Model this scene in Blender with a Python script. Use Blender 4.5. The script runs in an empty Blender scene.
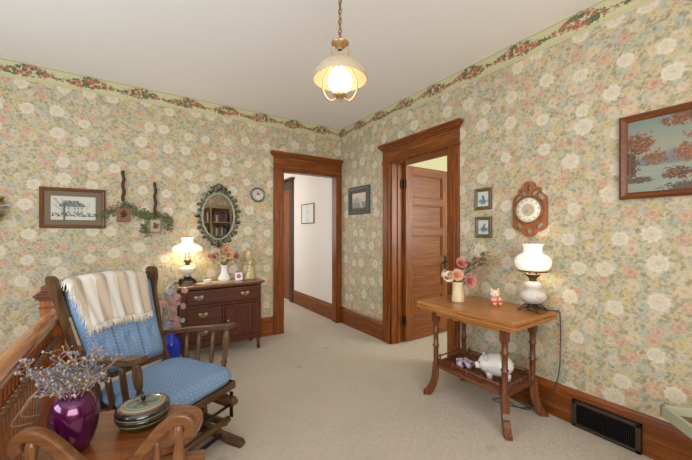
import bpy, bmesh, math, random
from mathutils import Vector, Matrix, noise
PI = math.pi
SC = bpy.context.scene
C = SC.collection
# ------------------------------------------------------------------ camera, world, light, exposure
cam = bpy.data.cameras.new('camera'); camo = bpy.data.objects.new('camera', cam); C.objects.link(camo)
camo.location = (0, 0, 1.3); camo.rotation_euler = (PI/2, 0, -math.atan2(.5535, .833))
cam.sensor_width = 36; cam.lens = 36*319/692; cam.shift_y = 2/692; cam.clip_start = .02
SC.camera = camo
SC.view_settings.view_transform = 'Standard'; SC.view_settings.look = 'None'
SC.view_settings.exposure = 0.68; SC.view_settings.gamma = 1; SC.view_settings.use_curve_mapping = False
w = bpy.data.worlds.new('world'); SC.world = w; w.use_nodes = True
w.node_tree.nodes['Background'].inputs[0].default_value = (.75, .87, 1, 1)
w.node_tree.nodes['Background'].inputs[1].default_value = 1.5
def area(name, loc, rot, sx, sy, power, col):
    l = bpy.data.lights.new(name, 'AREA'); l.shape = 'RECTANGLE'; l.size = sx; l.size_y = sy
    l.energy = power; l.color = col
    o = bpy.data.objects.new(name, l); C.objects.link(o); o.location = loc; o.rotation_euler = rot
    return o
XR, YL, HC = 2.49, 3.879, 2.78
XW, YB = -2.7, -2.1
area('daylight_back', (-.2, YB+.3, 1.6), (PI/2+.35, 0, 0), 2.6, 1.7, 64, (1, .975, .94))
area('daylight_west', (XW+.1, 1.1, 1.55), (PI/2+.3, 0, -PI/2), 2.2, 1.5, 48, (.72, .85, 1))
area('hall_fill', (.6, 6.0, 1.7), (PI/2, 0, -PI/2), 1.2, 1.5, 26, (1, .97, .94))  # fill lamp added inside the hall, which has no window
area('bedroom_fill', (4.5, .32, 1.7), (PI/2, 0, 0), 1.4, 1.4, 45, (.98, .98, .95))  # added lamp that brightens the bedroom; its walls have no window
def bulb(name, loc, power, col, r=.055):
    l = bpy.data.lights.new(name, 'POINT'); l.energy = power; l.color = col; l.shadow_soft_size = r
    o = bpy.data.objects.new(name, l); C.objects.link(o); o.location = loc

# ------------------------------------------------------------------ colours and node maths
def lin(c):
    return tuple((x/255/12.92 if x/255 <= .04045 else ((x/255+.055)/1.055)**2.4) for x in c)
class V:
    nt = None
    def __init__(s, k): s.k = k
    @staticmethod
    def m(op, *a, clamp=False):
        n = V.nt.nodes.new('ShaderNodeMath'); n.operation = op; n.use_clamp = clamp
        for i, x in enumerate(a):
            if isinstance(x, V): V.nt.links.new(x.k, n.inputs[i])
            else: n.inputs[i].default_value = x
        return V(n.outputs[0])
    def __add__(s, o): return V.m('ADD', s, o)
    __radd__ = __add__
    def __sub__(s, o): return V.m('SUBTRACT', s, o)
    def __rsub__(s, o): return V.m('SUBTRACT', o, s)
    def __mul__(s, o): return V.m('MULTIPLY', s, o)
    __rmul__ = __mul__
    def __truediv__(s, o): return V.m('DIVIDE', s, o)
def sat(x): return V.m('ADD', x, 0.0, clamp=True)
def less(x, e, soft):            # 1 where x < e
    return V.m('MULTIPLY', V.m('SUBTRACT', e, x), 1/soft, clamp=True)
def more(x, e, soft): return V.m('MULTIPLY', V.m('SUBTRACT', x, e), 1/soft, clamp=True)
def vmin(a, b): return V.m('MINIMUM', a, b)
def vmax(a, b): return V.m('MAXIMUM', a, b)
def vabs(a): return V.m('ABSOLUTE', a)
def vsin(a): return V.m('SINE', a)
def band(x, a, b, soft): return more(x, a, soft)*less(x, b, soft)
def mix(f, a, b):
    n = V.nt.nodes.new('ShaderNodeMix'); n.data_type = 'RGBA'
    for i, x in ((0, f), (6, a), (7, b)):
        if isinstance(x, V): V.nt.links.new(x.k, n.inputs[i])
        elif i: n.inputs[i].default_value = (*x[:3], 1)
        else: n.inputs[i].default_value = x
    return V(n.outputs[2])
def obj_coord():
    n = V.nt.nodes.new('ShaderNodeTexCoord'); s = V.nt.nodes.new('ShaderNodeSeparateXYZ')
    V.nt.links.new(n.outputs['Object'], s.inputs[0])
    return V(s.outputs[0]), V(s.outputs[1]), V(s.outputs[2])
def comb(x, y, z=0.0):
    n = V.nt.nodes.new('ShaderNodeCombineXYZ')
    for i, a in enumerate((x, y, z)):
        if isinstance(a, V): V.nt.links.new(a.k, n.inputs[i])
        else: n.inputs[i].default_value = a
    return V(n.outputs[0])
def fnoise(vec, scale, detail=3, rough=.5):
    n = V.nt.nodes.new('ShaderNodeTexNoise'); n.inputs['Scale'].default_value = scale
    n.inputs['Detail'].default_value = detail; n.inputs['Roughness'].default_value = rough
    V.nt.links.new(vec.k, n.inputs['Vector']); return V(n.outputs['Fac'])
def vor(vec, scale, rnd=.7, dim='2D'):
    n = V.nt.nodes.new('ShaderNodeTexVoronoi'); n.voronoi_dimensions = dim
    n.inputs['Scale'].default_value = scale; n.inputs['Randomness'].default_value = rnd
    V.nt.links.new(vec.k, n.inputs['Vector'])
    s = V.nt.nodes.new('ShaderNodeSeparateXYZ'); V.nt.links.new(n.outputs['Position'], s.inputs[0])
    c = V.nt.nodes.new('ShaderNodeSeparateColor'); V.nt.links.new(n.outputs['Color'], c.inputs[0])
    return V(n.outputs['Distance']), V(s.outputs[0]), V(s.outputs[1]), V(c.outputs[0]), V(c.outputs[1])
def newmat(name):
    m = bpy.data.materials.new(name); m.use_nodes = True; V.nt = m.node_tree
    return m, m.node_tree.nodes['Principled BSDF']
def setin(b, key, v):
    if isinstance(v, V): V.nt.links.new(v.k, b.inputs[key])
    elif isinstance(v, tuple): b.inputs[key].default_value = (*v[:3], 1)
    else: b.inputs[key].default_value = v
def bump(b, h, strength=.3, dist=.01):
    n = V.nt.nodes.new('ShaderNodeBump'); n.inputs['Strength'].default_value = strength
    n.inputs['Distance'].default_value = dist
    V.nt.links.new(h.k, n.inputs['Height']); V.nt.links.new(n.outputs[0], b.inputs['Normal'])
def plain(name, col, rough=.5, metal=0, spec=.5, vary=.06, **kw):
    m, b = newmat(name); x, y, z = obj_coord(); c = lin(col)
    n = fnoise(comb(x, y, z), 25, 3)
    setin(b, 'Base Color', mix(n, tuple(k*(1-vary) for k in c), tuple(min(1, k*(1+vary)) for k in c)))
    setin(b, 'Roughness', rough); setin(b, 'Metallic', metal); setin(b, 'Specular IOR Level', spec)
    for k, v in kw.items(): setin(b, k, v)
    return m
def wood(name, ca, cb, axis, rough=.35, scale=1.0, coat=.06):
    m, b = newmat(name); xyz = list(obj_coord()); xyz = [a*scale for a in xyz]
    i = 'xyz'.index(axis); st = [a*(1.6 if k == i else 26.0) for k, a in enumerate(xyz)]
    n1 = fnoise(comb(*st), 1.0, 4, .6)
    st2 = [a*(5.0 if k == i else 130.0) for k, a in enumerate(xyz)]
    n2 = fnoise(comb(*st2), 1.0, 2, .6)
    g = vsin(n1*22.0)*.5+.5
    f = sat(g*.42+n2*.95-.2)
    setin(b, 'Base Color', mix(f, lin(ca), lin(cb)))
    setin(b, 'Specular IOR Level', .35); setin(b, 'Roughness', rough); setin(b, 'Coat Weight', coat); setin(b, 'Coat Roughness', .2)
    bump(b, f, .06, .002)
    return m
def glow(name, col, strength, base=(240, 235, 225)):
    m, b = newmat(name); setin(b, 'Base Color', lin(base)); setin(b, 'Emission Color', lin(col))
    setin(b, 'Emission Strength', strength); setin(b, 'Roughness', .25)
    return m
def glass(name, col=(1, 1, 1), rough=.02):
    m = bpy.data.materials.new(name); m.use_nodes = True; nt = m.node_tree; nt.nodes.clear()
    o = nt.nodes.new('ShaderNodeOutputMaterial'); mx = nt.nodes.new('ShaderNodeMixShader')
    t = nt.nodes.new('ShaderNodeBsdfTransparent'); g = nt.nodes.new('ShaderNodeBsdfGlossy'); f = nt.nodes.new('ShaderNodeFresnel')
    t.inputs[0].default_value = (*col, 1); g.inputs['Roughness'].default_value = rough; f.inputs[0].default_value = 1.45
    nt.links.new(f.outputs[0], mx.inputs[0]); nt.links.new(t.outputs[0], mx.inputs[1]); nt.links.new(g.outputs[0], mx.inputs[2])
    nt.links.new(mx.outputs[0], o.inputs[0]); return m

# ------------------------------------------------------------------ wallpaper
def flowers(base, u, v, scale, R, petals, thr, off, cin, cmid, cout, strength=1.0, rnd=.75):
    uu, vv = u+off, v+off*1.7
    P = comb(uu, vv)
    d, px, py, r1, r2 = vor(P, scale, rnd)
    dx, dy = uu-px, vv-py
    ang = V.m('ARCTAN2', dy, dx)+r2*6.0
    pet = vabs(vsin(ang*(petals/2)))
    wob = fnoise(P, scale*7, 2)
    edge = (pet*.2+.82+(wob-.5)*.6)*R*(r2*.3+.8)
    t = d/edge                                   # 0 centre .. 1 rim
    ringed = vsin(t*13.0+pet*3.0+wob*12.0)*.35+.5
    col = mix(less(t, .38, .3), mix(ringed, cmid, cout), cin)
    mask = less(t, 1.0, .2)*more(r1, thr, .001)*strength
    return mix(mask, base, col)
def wallpaper(name, axis):
    m, b = newmat(name); x, y, z = obj_coord(); u = x if axis == 'x' else y; v = z
    P0 = comb(u, v)
    u = u+(fnoise(P0, 34, 3, .7)-.5)*.034; v = v+(fnoise(comb(v, u), 31, 3, .7)-.5)*.034
    P = comb(u, v)
    base = mix(fnoise(P, 9, 3), lin((192, 177, 147)), lin((210, 194, 168)))
    base = mix(more(fnoise(P, 16, 2), .52, .1)*.45, base, lin((174, 174, 164))); base = mix(more(fnoise(comb(v, u), 14, 2), .55, .1)*.45, base, lin((198, 174, 122)))
    dots = fnoise(P, 150, 1); base = mix(more(dots, .56, .06)*.5, base, lin((146, 144, 112)))
    # leaves: stretched voronoi cells in two directions
    for a, bb, sc, off in ((1, .45, 34, 3.1), (.5, 1, 31, 7.7), (.8, .8, 40, 5.2)):
        d, px, py, r1, r2 = vor(comb((u+v*.5)*a+off, (v-u*.4)*bb), sc, 1)
        base = mix(less(d, .34, .08)*more(r1, .42, .01)*.62, base, mix(r2, lin((128, 126, 98)), lin((164, 158, 124))))
    d, px, py, r1, r2 = vor(comb(v, u), 62, 1); base = mix(less(d, .26, .08)*more(r1, .5, .01)*.6, base, mix(r2, lin((122, 120, 92)), lin((176, 150, 122))))
    base = flowers(base, u, v, 13.5, .38, 5, .42, 1.3, lin((190, 190, 164)), lin((146, 164, 164)), lin((182, 188, 172)), .6)
    base = flowers(base, u, v, 10.0, .36, 6, .48, 4.1, lin((184, 152, 92)), lin((198, 172, 112)), lin((212, 194, 146)), .6)
    base = flowers(base, u, v, 8.2, .34, 7, .42, 9.4, lin((186, 132, 108)), lin((192, 140, 118)), lin((216, 182, 160)), .7)
    base = flowers(base, u, v, 9.3, .36, 6, .5, 14.9, lin((190, 168, 134)), lin((208, 182, 160)), lin((220, 204, 182)), .6)
    base = flowers(base, u, v, 4.6, .275, 9, .12, 2.6, lin((206, 184, 156)), lin((224, 215, 200)), lin((206, 194, 172)), .9, .6)
    tn = V.nt.nodes.new('ShaderNodeMix'); tn.data_type = 'RGBA'; tn.blend_type = 'MULTIPLY'; tn.inputs[0].default_value = 1
    V.nt.links.new(base.k, tn.inputs[6]); tn.inputs[7].default_value = (.9, .885, .835, 1); base = V(tn.outputs[2])
    setin(b, 'Base Color', base); setin(b, 'Roughness', .62); setin(b, 'Specular IOR Level', .25)
    return m
def border(name, axis):
    m, b = newmat(name); x, y, z = obj_coord(); u = x if axis == 'x' else y
    v = z-(HC-.15)
    P = comb(u, v)
    base = mix(more(v, .1, .05), lin((192, 185, 146)), lin((188, 182, 146)))
    base = mix(fnoise(P, 14, 2)*.35, base, lin((186, 182, 132)))
    ph = u*(2*PI/.42)
    cen = vsin(ph)*.012+.076
    wid = vsin(ph+.6)*.5+.5
    wd = wid*.04+.013
    dv = vabs(v-cen)
    nz = (fnoise(P, 40, 2)-.5)*.05
    inside = less(dv+nz, wd, .003)
    d, px, py, r1, r2 = vor(P, 34, .9)
    leafc = lin((84, 92, 62)); rose = mix(less(d, .3, .1), lin((178, 112, 88)), lin((138, 72, 56)))
    c = mix(more(r1, .58, .01), rose, leafc)
    base = mix(inside*less(d, .62, .08), base, c)
    base = mix(inside*less(d, .62, .08)*0.0, base, c)
    d2, _, _, r3, r4 = vor(P, 60, 1)
    base = mix(less(dv+nz*1.2, wd+.012, .003)*less(d2, .36, .05)*more(r3, .5, .01), base, lin((110, 116, 76)))
    base = mix(band(v, .136, .142, .002), base, lin((140, 122, 84)))
    base = mix(band(v, .012, .018, .002), base, lin((176, 152, 100)))
    setin(b, 'Base Color', base); setin(b, 'Roughness', .6)
    return m

M = {}
M['paper_x'] = wallpaper('wallpaper_x', 'x'); M['paper_y'] = wallpaper('wallpaper_y', 'y')
M['border_x'] = border('border_x', 'x'); M['border_y'] = border('border_y', 'y')
M['ceiling'] = plain('ceiling_paint', (244, 240, 234), .9, vary=.012)
M['hallwall'] = plain('hall_paint', (222, 215, 206), .8, vary=.02)
M['greenwall'] = plain('bedroom_paint', (216, 214, 182), .8, vary=.02)
M['backwall'] = M['paper_x']
TA, TB = (78, 34, 8), (156, 86, 30)
for a in 'xyz': M['trim_'+a] = wood('trim_wood_'+a, TA, TB, a, .33)
M['trim_dark'] = wood('trim_dark', (44, 24, 16), (84, 50, 32), 'z', .4)
for a in 'xyz':
    M['door_'+a] = wood('door_wood_'+a, (88, 42, 12), (150, 86, 36), a, .35)
    M['oak_'+a] = wood('table_oak_'+a, (142, 84, 36), (200, 140, 78), a, .28)
    M['leg_'+a] = wood('leg_wood_'+a, (78, 40, 20), (134, 80, 46), a, .32)
    M['cab_'+a] = wood('cabinet_wood_'+a, (58, 26, 16), (104, 56, 36), a, .35)
    M['rock_'+a] = wood('glider_wood_'+a, (58, 38, 24), (114, 80, 50), a, .35)
    M['rail_'+a] = wood('rail_wood_'+a, (112, 54, 18), (176, 104, 50), a, .25, coat=.4)
    M['side_'+a] = wood('side_table_wood_'+a, (88, 54, 28), (136, 90, 54), a, .3)
M['cabtop'] = wood('cabinet_top', (96, 60, 36), (138, 92, 58), 'x', .22, coat=.5)
m, b = newmat('carpet'); x, y, z = obj_coord(); P = comb(x, y, z)
n = fnoise(P, 190, 3, .8); n2 = fnoise(P, 3.2, 3); n3 = fnoise(P, 34, 4, .75)
c = mix(n3, lin((186, 172, 154)), lin((218, 206, 190)))
c = mix(more(n, .5, .3)*.28, c, lin((140, 126, 108)))
c = mix(more(n2, .45, .4)*.3, c, lin((176, 162, 145)))
d, _, _, r1, _ = vor(comb(x, y), 2.2, 1); c = mix(less(d, .09, .05)*more(r1, .8, .01)*.25, c, lin((128, 108, 88)))
setin(b, 'Base Color', c); setin(b, 'Roughness', .95); setin(b, 'Specular IOR Level', .1); bump(b, n+n3*1.2, .6, .008)
M['carpet'] = m
M['brass'] = plain('aged_brass', (150, 116, 66), .35, 1)
M['lightbrass'] = plain('pale_brass', (206, 172, 124), .3, .85)
M['darkmetal'] = plain('dark_metal', (58, 50, 42), .4, .8)
M['bronze'] = plain('bronze_metal', (92, 74, 56), .4, .8)
M['black'] = plain('black_iron', (30, 27, 26), .45, .5)
M['white_glass'] = glow('lit_milk_glass', (255, 236, 204), .4)
M['bright_glass'] = glow('bright_milk_glass', (255, 236, 205), 5)
M['ceramic'] = plain('white_ceramic', (228, 222, 214), .2)
M['clear'] = glass('clear_glass', (.97, .98, .98))
M['cord'] = plain('cord', (62, 54, 48), .6)
M['white_cord'] = plain('white_cord', (214, 208, 196), .6)
M['cream'] = plain('cream_ceramic', (218, 200, 160), .3)
M['leaf'] = plain('leaf_green', (110, 112, 70), .6, vary=.35)
M['leafy'] = plain('ivy_green', (96, 98, 58), .6, vary=.5)
M['twig'] = plain('twig', (150, 128, 104), .7)
M['mirror'] = plain('mirror_silver', (225, 225, 222), .02, 1, vary=0)

M['rail_y'] = wood('rail_wood_long', (146, 84, 40), (200, 134, 80), 'y', .22, coat=.4)
# ------------------------------------------------------------------ mesh builder
class MB:
    def __init__(s): s.v = []; s.f = []; s.sm = []
    def add(s, vs, fs, smooth=False, mat=None):
        o = len(s.v)
        s.v += [tuple(mat @ Vector(p)) if mat else tuple(p) for p in vs]
        s.f += [tuple(i+o for i in f) for f in fs]; s.sm += [smooth]*len(fs); return s
    def box(s, x0, x1, y0, y1, z0, z1, b=0.0, mat=None):
        b = min(b, (x1-x0)/2.2, (y1-y0)/2.2, (z1-z0)/2.2)
        if b <= 0:
            vs = [(x, y, z) for z in (z0, z1) for y in (y0, y1) for x in (x0, x1)]
            return s.add(vs, [(0, 2, 3, 1), (4, 5, 7, 6), (0, 1, 5, 4), (2, 6, 7, 3), (0, 4, 6, 2), (1, 3, 7, 5)], mat=mat)
        bm = bmesh.new(); bmesh.ops.create_cube(bm, size=1)
        for v in bm.verts: v.co = ((x0+x1)/2+v.co.x*(x1-x0), (y0+y1)/2+v.co.y*(y1-y0), (z0+z1)/2+v.co.z*(z1-z0))
        bmesh.ops.bevel(bm, geom=bm.edges[:], offset=b, segments=2, affect='EDGES', profile=.5)
        bm.verts.index_update(); s.add([v.co.copy() for v in bm.verts], [[v.index for v in f.verts] for f in bm.faces], mat=mat)
        bm.free(); return s
    def tube(s, pts, r, n=8, caps=True, flat=1.0, mat=None):
        pts = [Vector(p) for p in pts]; k = len(pts)
        rs = r if isinstance(r, (list, tuple)) else [r]*k
        vs = []; up = Vector((0, 0, 1)); prev = None
        for i, p in enumerate(pts):
            t = (pts[min(i+1, k-1)]-pts[max(i-1, 0)])
            t = t.normalized() if t.length > 1e-9 else Vector((0, 0, 1))
            if prev is None:
                a = t.cross(up) if abs(t.z) < .95 else t.cross(Vector((1, 0, 0)))
            else: a = prev-t*prev.dot(t)
            a.normalize(); prev = a; bb = t.cross(a)
            for j in range(n):
                th = 2*PI*j/n; vs.append(p+a*math.cos(th)*rs[i]+bb*math.sin(th)*rs[i]*flat)
        fs = [(i*n+j, i*n+(j+1) % n, (i+1)*n+(j+1) % n, (i+1)*n+j) for i in range(k-1) for j in range(n)]
        if caps: fs += [tuple(range(n))[::-1], tuple((k-1)*n+j for j in range(n))]
        return s.add(vs, fs, True, mat)
    def lathe(s, prof, n=24, c=(0, 0, 0), mat=None, sx=1, sy=1, scal=None):
        vs = []; k = len(prof)
        for i, (r, z) in enumerate(prof):
            for j in range(n):
                th = 2*PI*j/n; rr = max(r, 1e-4)
                zz = z
                if scal: rr, zz = scal(i, j, th, rr, z)
                vs.append((c[0]+rr*math.cos(th)*sx, c[1]+rr*math.sin(th)*sy, c[2]+zz))
        fs = [(i*n+j, i*n+(j+1) % n, (i+1)*n+(j+1) % n, (i+1)*n+j) for i in range(k-1) for j in range(n)]
        return s.add(vs, fs, True, mat)
    def prism(s, out, t0, t1, axis='y', mat=None, holes=None):   # outline (a,b) extruded along axis
        bm = bmesh.new()
        def P(a, b, t): return {'y': (a, t, b), 'x': (t, a, b), 'z': (a, b, t)}[axis]
        loops = [out]+(holes or [])
        for t in (t0, t1):
            es = []
            for lp in loops:
                vs = [bm.verts.new(P(a, b, t)) for a, b in lp]
                es += [bm.edges.new((vs[i], vs[(i+1) % len(vs)])) for i in range(len(vs))]
            bmesh.ops.triangle_fill(bm, use_beauty=True, use_dissolve=False, edges=es)
        bm.verts.ensure_lookup_table(); n = len(bm.verts)//2; o = 0
        for lp in loops:
            k = len(lp)
            for i in range(k):
                a, b2 = o+i, o+(i+1) % k
                bm.faces.new((bm.verts[a], bm.verts[b2], bm.verts[b2+n], bm.verts[a+n]))
            o += k
        bmesh.ops.recalc_face_normals(bm, faces=bm.faces[:]); bm.verts.index_update()
        s.add([v.co.copy() for v in bm.verts], [[v.index for v in f.verts] for f in bm.faces], mat=mat); bm.free(); return s
    def ell(s, c, rx, ry, rz, n=12, mat=None):
        prof = [(math.sin(PI*i/(n//2+2)), -math.cos(PI*i/(n//2+2))) for i in range(n//2+3)]
        vs = []; 
        for r, z in prof:
            for j in range(n):
                th = 2*PI*j/n; vs.append((c[0]+max(r, 1e-3)*math.cos(th)*rx, c[1]+max(r, 1e-3)*math.sin(th)*ry, c[2]+z*rz))
        k = len(prof)
        fs = [(i*n+j, i*n+(j+1) % n, (i+1)*n+(j+1) % n, (i+1)*n+j) for i in range(k-1) for j in range(n)]
        return s.add(vs, fs, True, mat)
    def grid(s, fn, nu, nv, smooth=True, closed=False, mat=None):
        vs = [fn(i/nu, j/nv) for j in range(nv+1) for i in range(nu+1)]
        fs = [(j*(nu+1)+i, j*(nu+1)+i+1, (j+1)*(nu+1)+i+1, (j+1)*(nu+1)+i) for j in range(nv) for i in range(nu)]
        return s.add(vs, fs, smooth, mat)
    def pillow(s, fn, nu, nv, mat=None):   # fn(u,v,side) closed slab
        n0 = len(s.v); self_v = []
        A = [fn(i/nu, j/nv, 1) for j in range(nv+1) for i in range(nu+1)]
        B = [fn(i/nu, j/nv, 0) for j in range(nv+1) for i in range(nu+1)]
        k = len(A); W = nu+1
        fs = [(j*W+i, j*W+i+1, (j+1)*W+i+1, (j+1)*W+i) for j in range(nv) for i in range(nu)]
        fs += [tuple(q+k for q in f[::-1]) for f in fs[:]]
        rim = [i for i in range(nu+1)]+[j*W+nu for j in range(1, nv+1)]+[nv*W+i for i in range(nu-1, -1, -1)]+[j*W for j in range(nv-1, 0, -1)]
        for q in range(len(rim)):
            a, b = rim[q], rim[(q+1) % len(rim)]; fs.append((b, a, a+k, b+k))
        return s.add(A+B, fs, True, mat)
    def build(s, name, mat, parent=None, loc=None):
        me = bpy.data.meshes.new(name); me.from_pydata([tuple(v) for v in s.v], [], s.f)
        me.polygons.foreach_set('use_smooth', s.sm); me.update()
        me.materials.append(mat)
        bm = bmesh.new(); bm.from_mesh(me); bmesh.ops.recalc_face_normals(bm, faces=bm.faces[:]); bm.to_mesh(me); bm.free()
        o = bpy.data.objects.new(name, me); C.objects.link(o)
        if parent: o.parent = parent
        if loc: o.location = loc
        return o
def tag(o, label=None, cat=None, group=None, kind=None):
    if label: o['label'] = label
    if cat: o['category'] = cat
    if group: o['group'] = group
    if kind: o['kind'] = kind
    return o
def thing(name, label, cat, loc=(0, 0, 0), rz=0, group=None):
    o = bpy.data.objects.new(name, None); C.objects.link(o); o.location = loc; o.rotation_euler = (0, 0, rz)
    o.empty_display_size = .05
    return tag(o, label, cat, group)
def struct(name, mb, mat): return tag(mb.build(name, mat), kind='structure')
def bez(p0, p1, p2, p3, n=12):
    r = []
    for i in range(n+1):
        t = i/n; a = (1-t)
        r.append(tuple(a**3*q0+3*a*a*t*q1+3*a*t*t*q2+t**3*q3 for q0, q1, q2, q3 in zip(p0, p1, p2, p3)))
    return r
def smoothline(pts, n=6):
    P = [Vector(p) for p in pts]; out = []
    for i in range(len(P)-1):
        a, b, c, d = P[max(i-1, 0)], P[i], P[i+1], P[min(i+2, len(P)-1)]
        for k in range(n):
            t = k/n
            out.append(.5*((2*b)+(c-a)*t+(2*a-5*b+4*c-d)*t*t+(3*b-a-3*c+d)*t*t*t))
    out.append(P[-1]); return out
T = Matrix.Translation
def Rm(a, ax): return Matrix.Rotation(a, 4, ax)

def blossom(mb, c, r, n=6, layers=3, axis=None):
    c = Vector(c); ax = (Vector(axis) if axis else Vector((random.uniform(-1, 1), random.uniform(-1, 1), random.uniform(.2, 1)))).normalized()
    q = ax.to_track_quat('Z', 'Y').to_matrix().to_4x4()
    for L in range(layers):
        k = n-L if layers > 1 else n; rr = r*(1-.27*L); tilt = .35+.42*L
        for i in range(max(k, 3)):
            a = 2*PI*i/max(k, 3)+L*.5
            vs = []
            for u in (0, .35, .7, 1):
                wd = rr*.52*(math.sin(PI*(.12+.8*u))**.7)
                x = rr*u*math.cos(tilt*(1+.3*u)); z = rr*u*math.sin(tilt*(1+.3*u))
                for s in (-1, 0, 1): vs.append((x, s*wd, z+abs(s)*rr*.1))
            fs = [(g*3+h, g*3+h+1, g*3+h+4, g*3+h+3) for g in range(3) for h in range(2)]
            mb.add(vs, fs, True, T(c) @ q @ Rm(a, 'Z'))
    mb.ell(c+ax*r*.15, r*.2, r*.2, r*.2, 6)
def leafat(mb, c, d, s):
    c = Vector(c); q = Vector(d).to_track_quat('Y', 'Z').to_matrix().to_4x4()
    mb.add([(0, 0, 0), (s*.28, s*.35, .0), (s*.22, s*.75, -.004), (0, s, -.008), (-s*.22, s*.75, -.004), (-s*.28, s*.35, 0), (0, s*.5, -s*.06)], [(0, 1, 6), (1, 2, 6), (2, 3, 6), (3, 4, 6), (4, 5, 6), (5, 0, 6)], True, T(c) @ q)
# ------------------------------------------------------------------ the room
WT = .17; WN = .1
SX = -.49           # stairwell edge
def wallx(name, mat, x0, x1, z0=0, z1=HC, y=YL, t=WT, holes=()):     # wall in plane Y=y, thickness away (+)
    mb = MB(); xs = x0
    for a, b, zz in holes:
        mb.box(xs, a, y, y+t, z0, z1); mb.box(a, b, y, y+t, zz, z1); xs = b
    mb.box(xs, x1, y, y+t, z0, z1); return struct(name, mb, mat)
def wally(name, mat, y0, y1, x=XR, t=WT, z0=0, z1=HC, holes=()):
    mb = MB(); ys = y0
    for a, b, zz in holes:
        mb.box(x, x+t, ys, a, z0, z1); mb.box(x, x+t, a, b, zz, z1); ys = b
    mb.box(x, x+t, ys, y1, z0, z1); return struct(name, mb, mat)
D1 = (1.60, 2.412); D2 = (1.978, 2.79); DH = 2.10
wallx('wall_north', M['paper_x'], XW, XR+WT, t=WN, holes=[(D1[0], D1[1], DH)])
wally('wall_east', M['paper_y'], YB, YL-.001, holes=[(D2[0], D2[1], DH)])
# south and west walls with windows (behind the camera)
mb = MB(); wx0, wx1, wz0, wz1 = -1.5, 1.1, .75, 2.45
mb.box(XW, wx0, YB-.15, YB, 0, HC); mb.box(wx1, XR+WT, YB-.15, YB, 0, HC)
mb.box(wx0, wx1, YB-.15, YB, 0, wz0); mb.box(wx0, wx1, YB-.15, YB, wz1, HC)
struct('wall_south', mb, M['paper_x'])
mb = MB(); wy0, wy1, vz0, vz1 = 0.0, 2.2, .8, 2.3
mb.box(XW-.15, XW, YB, wy0, 0, HC); mb.box(XW-.15, XW, wy1, YL, 0, HC)
mb.box(XW-.15, XW, wy0, wy1, 0, vz0); mb.box(XW-.15, XW, wy0, wy1, vz1, HC)
struct('wall_west', mb, M['paper_y'])
mb = MB()
for x in (wx0, (wx0+wx1)/2-.03, wx1-.06): mb.box(x, x+.06, YB-.12, YB-.06, wz0, wz1, .005)
for z in (wz0, (wz0+wz1)/2-.03, wz1-.06): mb.box(wx0, wx1, YB-.115, YB-.065, z, z+.06, .005)
wn = struct('window_1', mb, M['trim_z']); MB().box(wx0+.01, wx1-.01, YB-.1, YB-.095, wz0+.01, wz1-.01).build('pane', M['clear'], wn)
mb = MB()
for y in (wy0, (wy0+wy1)/2-.03, wy1-.06): mb.box(XW-.12, XW-.06, y, y+.06, vz0, vz1, .005)
for z in (vz0, (vz0+vz1)/2-.03, vz1-.06): mb.box(XW-.115, XW-.065, wy0, wy1, z, z+.06, .005)
wn = struct('window_2', mb, M['trim_z']); MB().box(XW-.1, XW-.095, wy0+.01, wy1-.01, vz0+.01, vz1-.01).build('pane', M['clear'], wn)
# floor with the stairwell opening
mb = MB(); FT = .06
mb.box(SX, XR, YB, YL, -FT, 0); mb.box(XW, SX, 2.8, YL, -FT, 0); mb.box(XW, SX, YB, -.9, -FT, 0)
mb.box(D1[0], D1[1], YL, YL+WN, -FT, 0); mb.box(-.3, 4.0, YL+WN, 7.6, -FT, 0)
mb.box(XR, XR+WT, D2[0], D2[1], -FT, 0); mb.box(XR+WT, 5.6, .2, YL, -FT, 0)
struct('floor', mb, M['carpet'])
struct('ceiling', MB().box(XW-.15, 5.7, YB-.15, 7.7, HC, HC+.1), M['ceiling'])
# stairwell sides and steps going down
mb = MB(); mb.box(SX, SX+.04, -.9, 2.8, -2.4, -FT); mb.box(XW, SX, 2.8, 2.84, -2.4, -FT)
mb.box(XW-.05, XW, -.9, 2.8, -2.4, 0); mb.box(XW, SX, -.94, -.9, -2.4, -FT)
struct('trim_1', mb, M['hallwall'])
mb = MB()
for i in range(9): mb.box(-1.5, SX-.002, 2.78-.27*(i+1), 2.78-.27*i, -2.3, -.19*(i+1), .004)
struct('trim_2', mb, M['trim_x'])
# hall beyond the first doorway
XH = 2.45
mb = MB(); mb.box(XH, XH+.15, YL+WN+.001, 5.56, 0, HC); mb.box(XH, XH+.15, 6.3, 7.6, 0, HC); mb.box(XH, XH+.15, 5.56, 6.3, DH, HC)
struct('wall_hall_east', mb, M['hallwall'])
struct('wall_hall_north', MB().box(-.3, 4.0, 7.6, 7.7, 0, HC), M['hallwall'])
struct('wall_hall_west', MB().box(-.4, -.3, YL+WN, 7.6, 0, HC), M['hallwall'])
# bedroom beyond the second doorway
struct('wall_bedroom_east', MB().box(5.6, 5.7, .2, YL, 0, HC), M['greenwall'])
struct('wall_bedroom_north', MB().box(XR+WT, 5.6, YL-.05, YL-.002, 0, HC), M['greenwall'])
struct('wall_bedroom_south', MB().box(XR+WT, 5.6, .1, .2, 0, HC), M['greenwall'])
struct('wall_bedroom_west', MB().box(XR+WT+.001, XR+WT+.02, .2, D2[0]-.15, 0, HC).box(XR+WT+.001, XR+WT+.02, D2[1]+.15, YL-.06, 0, HC), M['greenwall'])
# wallpaper borders
BH = .15
struct('trim_3', MB().box(XW, XR-.005, YL-.004, YL, HC-BH, HC), M['border_x'])
struct('trim_4', MB().box(XR-.004, XR, YB, YL-.005, HC-BH, HC), M['border_y'])
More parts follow.
